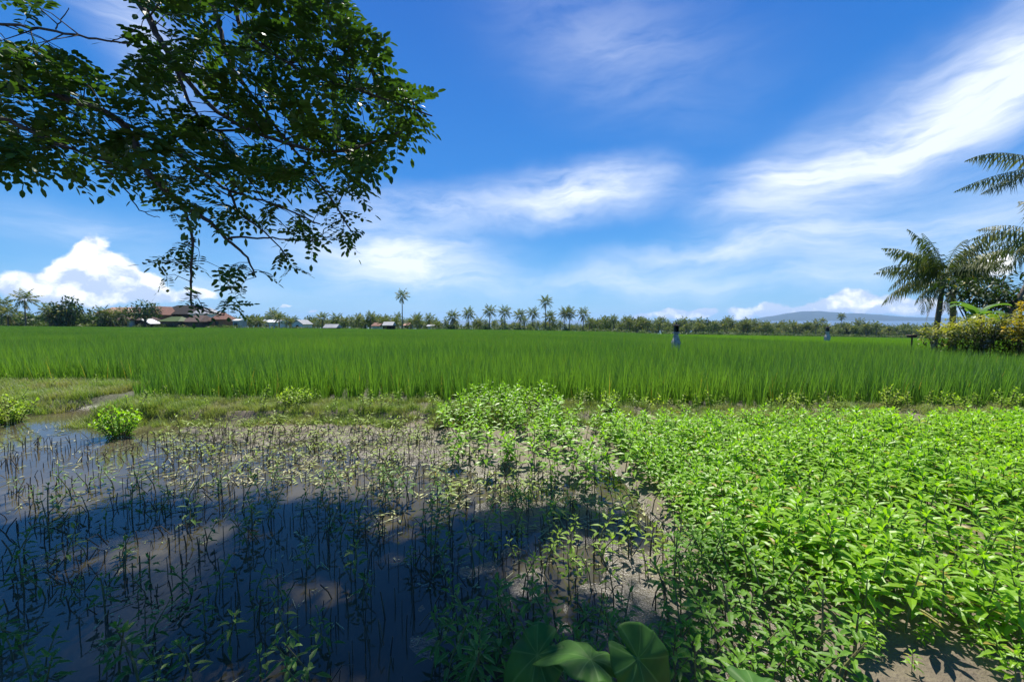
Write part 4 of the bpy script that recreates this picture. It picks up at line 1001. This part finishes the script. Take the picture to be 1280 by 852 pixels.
# ------------------------------------------------------------------ sky, clouds, sun
w = bpy.data.worlds.new('World'); scene.world = w; w.use_nodes = True; nt = w.node_tree; nt.nodes.clear()
out = nt.nodes.new('ShaderNodeOutputWorld'); bg = nt.nodes.new('ShaderNodeBackground'); bg.inputs[1].default_value = .085; nt.links.new(bg.outputs[0], out.inputs[0])
sk = nt.nodes.new('ShaderNodeTexSky'); sk.sky_type = 'NISHITA'; sk.sun_disc = False; sk.sun_elevation = R(SUN_E); sk.sun_rotation = R(SUN_A); sk.air_density = 1.0; sk.dust_density = .3; sk.ozone_density = 3.0
hs = nd(nt, 'ShaderNodeHueSaturation', i_Saturation=1.28, i_Value=1.0); nt.links.new(sk.outputs[0], hs.inputs['Color'])
BLUE = [(0.0, (2.2, 4.6, 7.0)), (.09, (1.05, 3.5, 6.9)), (.26, (.34, 2.15, 6.1)), (.6, (.13, 1.18, 4.7)), (1.0, (.08, .6, 3.0))]
tcn = nt.nodes.new('ShaderNodeTexCoord'); sep = nt.nodes.new('ShaderNodeSeparateXYZ'); nt.links.new(tcn.outputs['Generated'], sep.inputs[0])
def mth(op, a, b=None, c=None, clamp=False):
    n = nt.nodes.new('ShaderNodeMath'); n.operation = op; n.use_clamp = clamp
    for i, v in enumerate((a, b, c)):
        if v is None: continue
        if isinstance(v, (int, float)): n.inputs[i].default_value = v
        else: nt.links.new(v, n.inputs[i])
    return n.outputs[0]
az = mth('ARCTAN2', sep.outputs['X'], sep.outputs['Y']); el = mth('ARCSINE', sep.outputs['Z'])
cb = nt.nodes.new('ShaderNodeCombineXYZ'); nt.links.new(az, cb.inputs[0]); nt.links.new(el, cb.inputs[1])
base = cb.outputs[0]
rp = nt.nodes.new('ShaderNodeValToRGB'); nt.links.new(sep.outputs['Z'], rp.inputs[0]); er = rp.color_ramp.elements
while len(er) < len(BLUE): er.new(.5)
for e_, (p_, c_) in zip(er, BLUE): e_.position = p_; e_.color = (c_[0] / 10, c_[1] / 10, c_[2] / 10, 1)
x10 = nt.nodes.new('ShaderNodeVectorMath'); x10.operation = 'SCALE'; x10.inputs['Scale'].default_value = 10; nt.links.new(rp.outputs[0], x10.inputs[0])
blue = nt.nodes.new('ShaderNodeMix'); blue.data_type = 'RGBA'; blue.inputs[0].default_value = .85; nt.links.new(hs.outputs[0], blue.inputs[6]); nt.links.new(x10.outputs[0], blue.inputs[7])
def snoise(vec, scale, detail, st=(1, 1, 1), rot=0, off=(0, 0, 0), rough=.55, dist=0.0):
    mp = nt.nodes.new('ShaderNodeMapping'); mp.inputs['Scale'].default_value = st; mp.inputs['Rotation'].default_value = (0, 0, rot); mp.inputs['Location'].default_value = off
    nt.links.new(vec, mp.inputs[0]); n = nt.nodes.new('ShaderNodeTexNoise'); n.inputs['Scale'].default_value = scale; n.inputs['Detail'].default_value = detail; n.inputs['Roughness'].default_value = rough; n.inputs['Distortion'].default_value = dist
    nt.links.new(mp.outputs[0], n.inputs['Vector']); return n
def warp(amt, scale, det):
    n = snoise(base, scale, det, off=(3, 7, 1)); v = nt.nodes.new('ShaderNodeVectorMath'); v.operation = 'SUBTRACT'; nt.links.new(n.outputs['Color'], v.inputs[0]); v.inputs[1].default_value = (.5, .5, .5)
    s = nt.nodes.new('ShaderNodeVectorMath'); s.operation = 'MULTIPLY_ADD'; nt.links.new(v.outputs[0], s.inputs[0]); s.inputs[1].default_value = (amt, amt, 0); nt.links.new(base, s.inputs[2]); return s.outputs[0]
def ae(px, py):
    v = P(px, py, 1.0) - Vector((0, 0, CAMZ)); v.normalize(); return math.atan2(v.x, v.y), math.asin(v.z)
def blob(vec, px, py, rx, ry, rot, wgt):
    a, e = ae(px, py); a2, _ = ae(px + rx, py); a1, _ = ae(px - rx, py); _, e2 = ae(px, py - ry); _, e1 = ae(px, py + ry)
    mp = nt.nodes.new('ShaderNodeMapping'); mp.vector_type = 'TEXTURE'; mp.inputs['Location'].default_value = (a, e, 0); mp.inputs['Rotation'].default_value = (0, 0, R(rot)); mp.inputs['Scale'].default_value = ((a2 - a1) / 2, (e2 - e1) / 2, 1)
    nt.links.new(vec, mp.inputs[0]); g = nt.nodes.new('ShaderNodeTexGradient'); g.gradient_type = 'QUADRATIC_SPHERE'; nt.links.new(mp.outputs[0], g.inputs[0]); return mth('MULTIPLY', g.outputs['Fac'], wgt)
def total(l):
    a = l[0]
    for b in l[1:]: a = mth('ADD', a, b)
    return a
wv = warp(.13, 3.4, 4)
cir = total([blob(wv, 710, 250, 215, 56, 3, 1.75), blob(wv, 540, 262, 190, 34, -4, .8), blob(wv, 500, 322, 240, 84, -5, 1.8),
             blob(wv, 1150, 150, 420, 120, 22, 1.5), blob(wv, 1000, 215, 260, 70, 16, .9), blob(wv, 1260, 110, 240, 120, 20, 1.0), blob(wv, 1150, 290, 400, 100, 4, .8), blob(wv, 900, 312, 340, 36, 5, .85), blob(wv, 760, 350, 400, 30, 0, .6),
             blob(wv, 1000, 350, 360, 40, 0, .4), blob(wv, 770, 60, 330, 170, -20, .36), blob(wv, 150, 40, 200, 80, -45, .8), blob(wv, 90, 280, 260, 50, 0, .6), blob(wv, 250, 350, 300, 60, 0, .55)])
n1 = snoise(wv, 4.6, 10, (1, 4.6, 1), R(-9), rough=.62, dist=.3); n2 = snoise(wv, 1.6, 3, (1, 2, 1), R(8), (5, 2, 0))
dens = mth('MULTIPLY', cir, mth('MULTIPLY_ADD', n1.outputs['Fac'], 2.3, -.42, True))
dens = mth('MULTIPLY', dens, mth('MULTIPLY_ADD', n2.outputs['Fac'], 1.3, .35))
dens = mth('MULTIPLY', mth('MULTIPLY', dens, .95, None, True), .9)
skyc = nt.nodes.new('ShaderNodeMix'); skyc.data_type = 'RGBA'; nt.links.new(dens, skyc.inputs[0]); nt.links.new(blue.outputs[2], skyc.inputs[6]); skyc.inputs[7].default_value = (7.6, 8.2, 9.2, 1)
# cumulus
wc = warp(.045, 13, 5)
PUFFS = [(118, 318, 46, 44, 1.6), (92, 338, 46, 38, 1.4), (150, 342, 44, 34, 1.3), (60, 356, 60, 32, 1.2), (20, 352, 50, 26, 1.0), (185, 356, 46, 26, 1.1), (110, 366, 150, 26, 1.2), (240, 368, 80, 14, .7),
         (965, 388, 34, 20, 1.3), (1000, 390, 40, 14, 1.0), (1065, 376, 46, 28, 1.5), (1035, 384, 40, 20, 1.2), (1105, 382, 50, 22, 1.3), (1160, 384, 60, 22, 1.0), (925, 392, 30, 16, 1.2), (880, 392, 34, 14, 1.2), (840, 391, 36, 16, 1.3), (800, 395, 30, 8, .9), (1240, 330, 60, 30, .8), (358, 385, 14, 5, .9), (389, 387, 14, 4, .9)]
def cum_at(vec):
    return total([blob(vec, a, b, c, d, 0, e * 1.5) for a, b, c, d, e in PUFFS])
cu = cum_at(wc)
n3 = snoise(wc, 22, 6, (1, 1.2, 1)); n4 = snoise(wc, 22, 6, (1, 1.2, 1), 0, (0, .32 * .08, 0))
cd = mth('ADD', cu, mth('MULTIPLY_ADD', n3.outputs['Fac'], 1.1, -.66))
mr = nt.nodes.new('ShaderNodeMapRange'); mr.interpolation_type = 'SMOOTHSTEP'; nt.links.new(cd, mr.inputs[0]); mr.inputs[1].default_value = .12; mr.inputs[2].default_value = .5
shade = mth('ADD', mth('MULTIPLY', mth('SUBTRACT', n3.outputs['Fac'], n4.outputs['Fac']), 5.0), mth('MULTIPLY_ADD', mth('SUBTRACT', el, .045), 9.0, .35), None, True)
cc_ = nt.nodes.new('ShaderNodeMix'); cc_.data_type = 'RGBA'; nt.links.new(shade, cc_.inputs[0]); cc_.inputs[6].default_value = (4.6, 5.6, 7.4, 1); cc_.inputs[7].default_value = (9.6, 9.7, 9.8, 1)
fin = nt.nodes.new('ShaderNodeMix'); fin.data_type = 'RGBA'; nt.links.new(mth('MULTIPLY', mr.outputs[0], .95), fin.inputs[0]); nt.links.new(skyc.outputs[2], fin.inputs[6]); nt.links.new(cc_.outputs[2], fin.inputs[7])
nt.links.new(fin.outputs[2], bg.inputs[0])

sd = bpy.data.lights.new('sun', 'SUN'); sd.energy = 5.0; sd.angle = R(.53); sd.color = (1, .95, .87)
so = bpy.data.objects.new('sun', sd); COL.objects.link(so); so.rotation_euler = (-sv).to_track_quat('-Z', 'Y').to_euler()
vs_ = scene.view_settings; vs_.view_transform = 'Standard'; vs_.look = 'None'; vs_.exposure = 0.68; vs_.gamma = 1.0; vs_.use_curve_mapping = False
scene.cycles.volume_bounces = 0
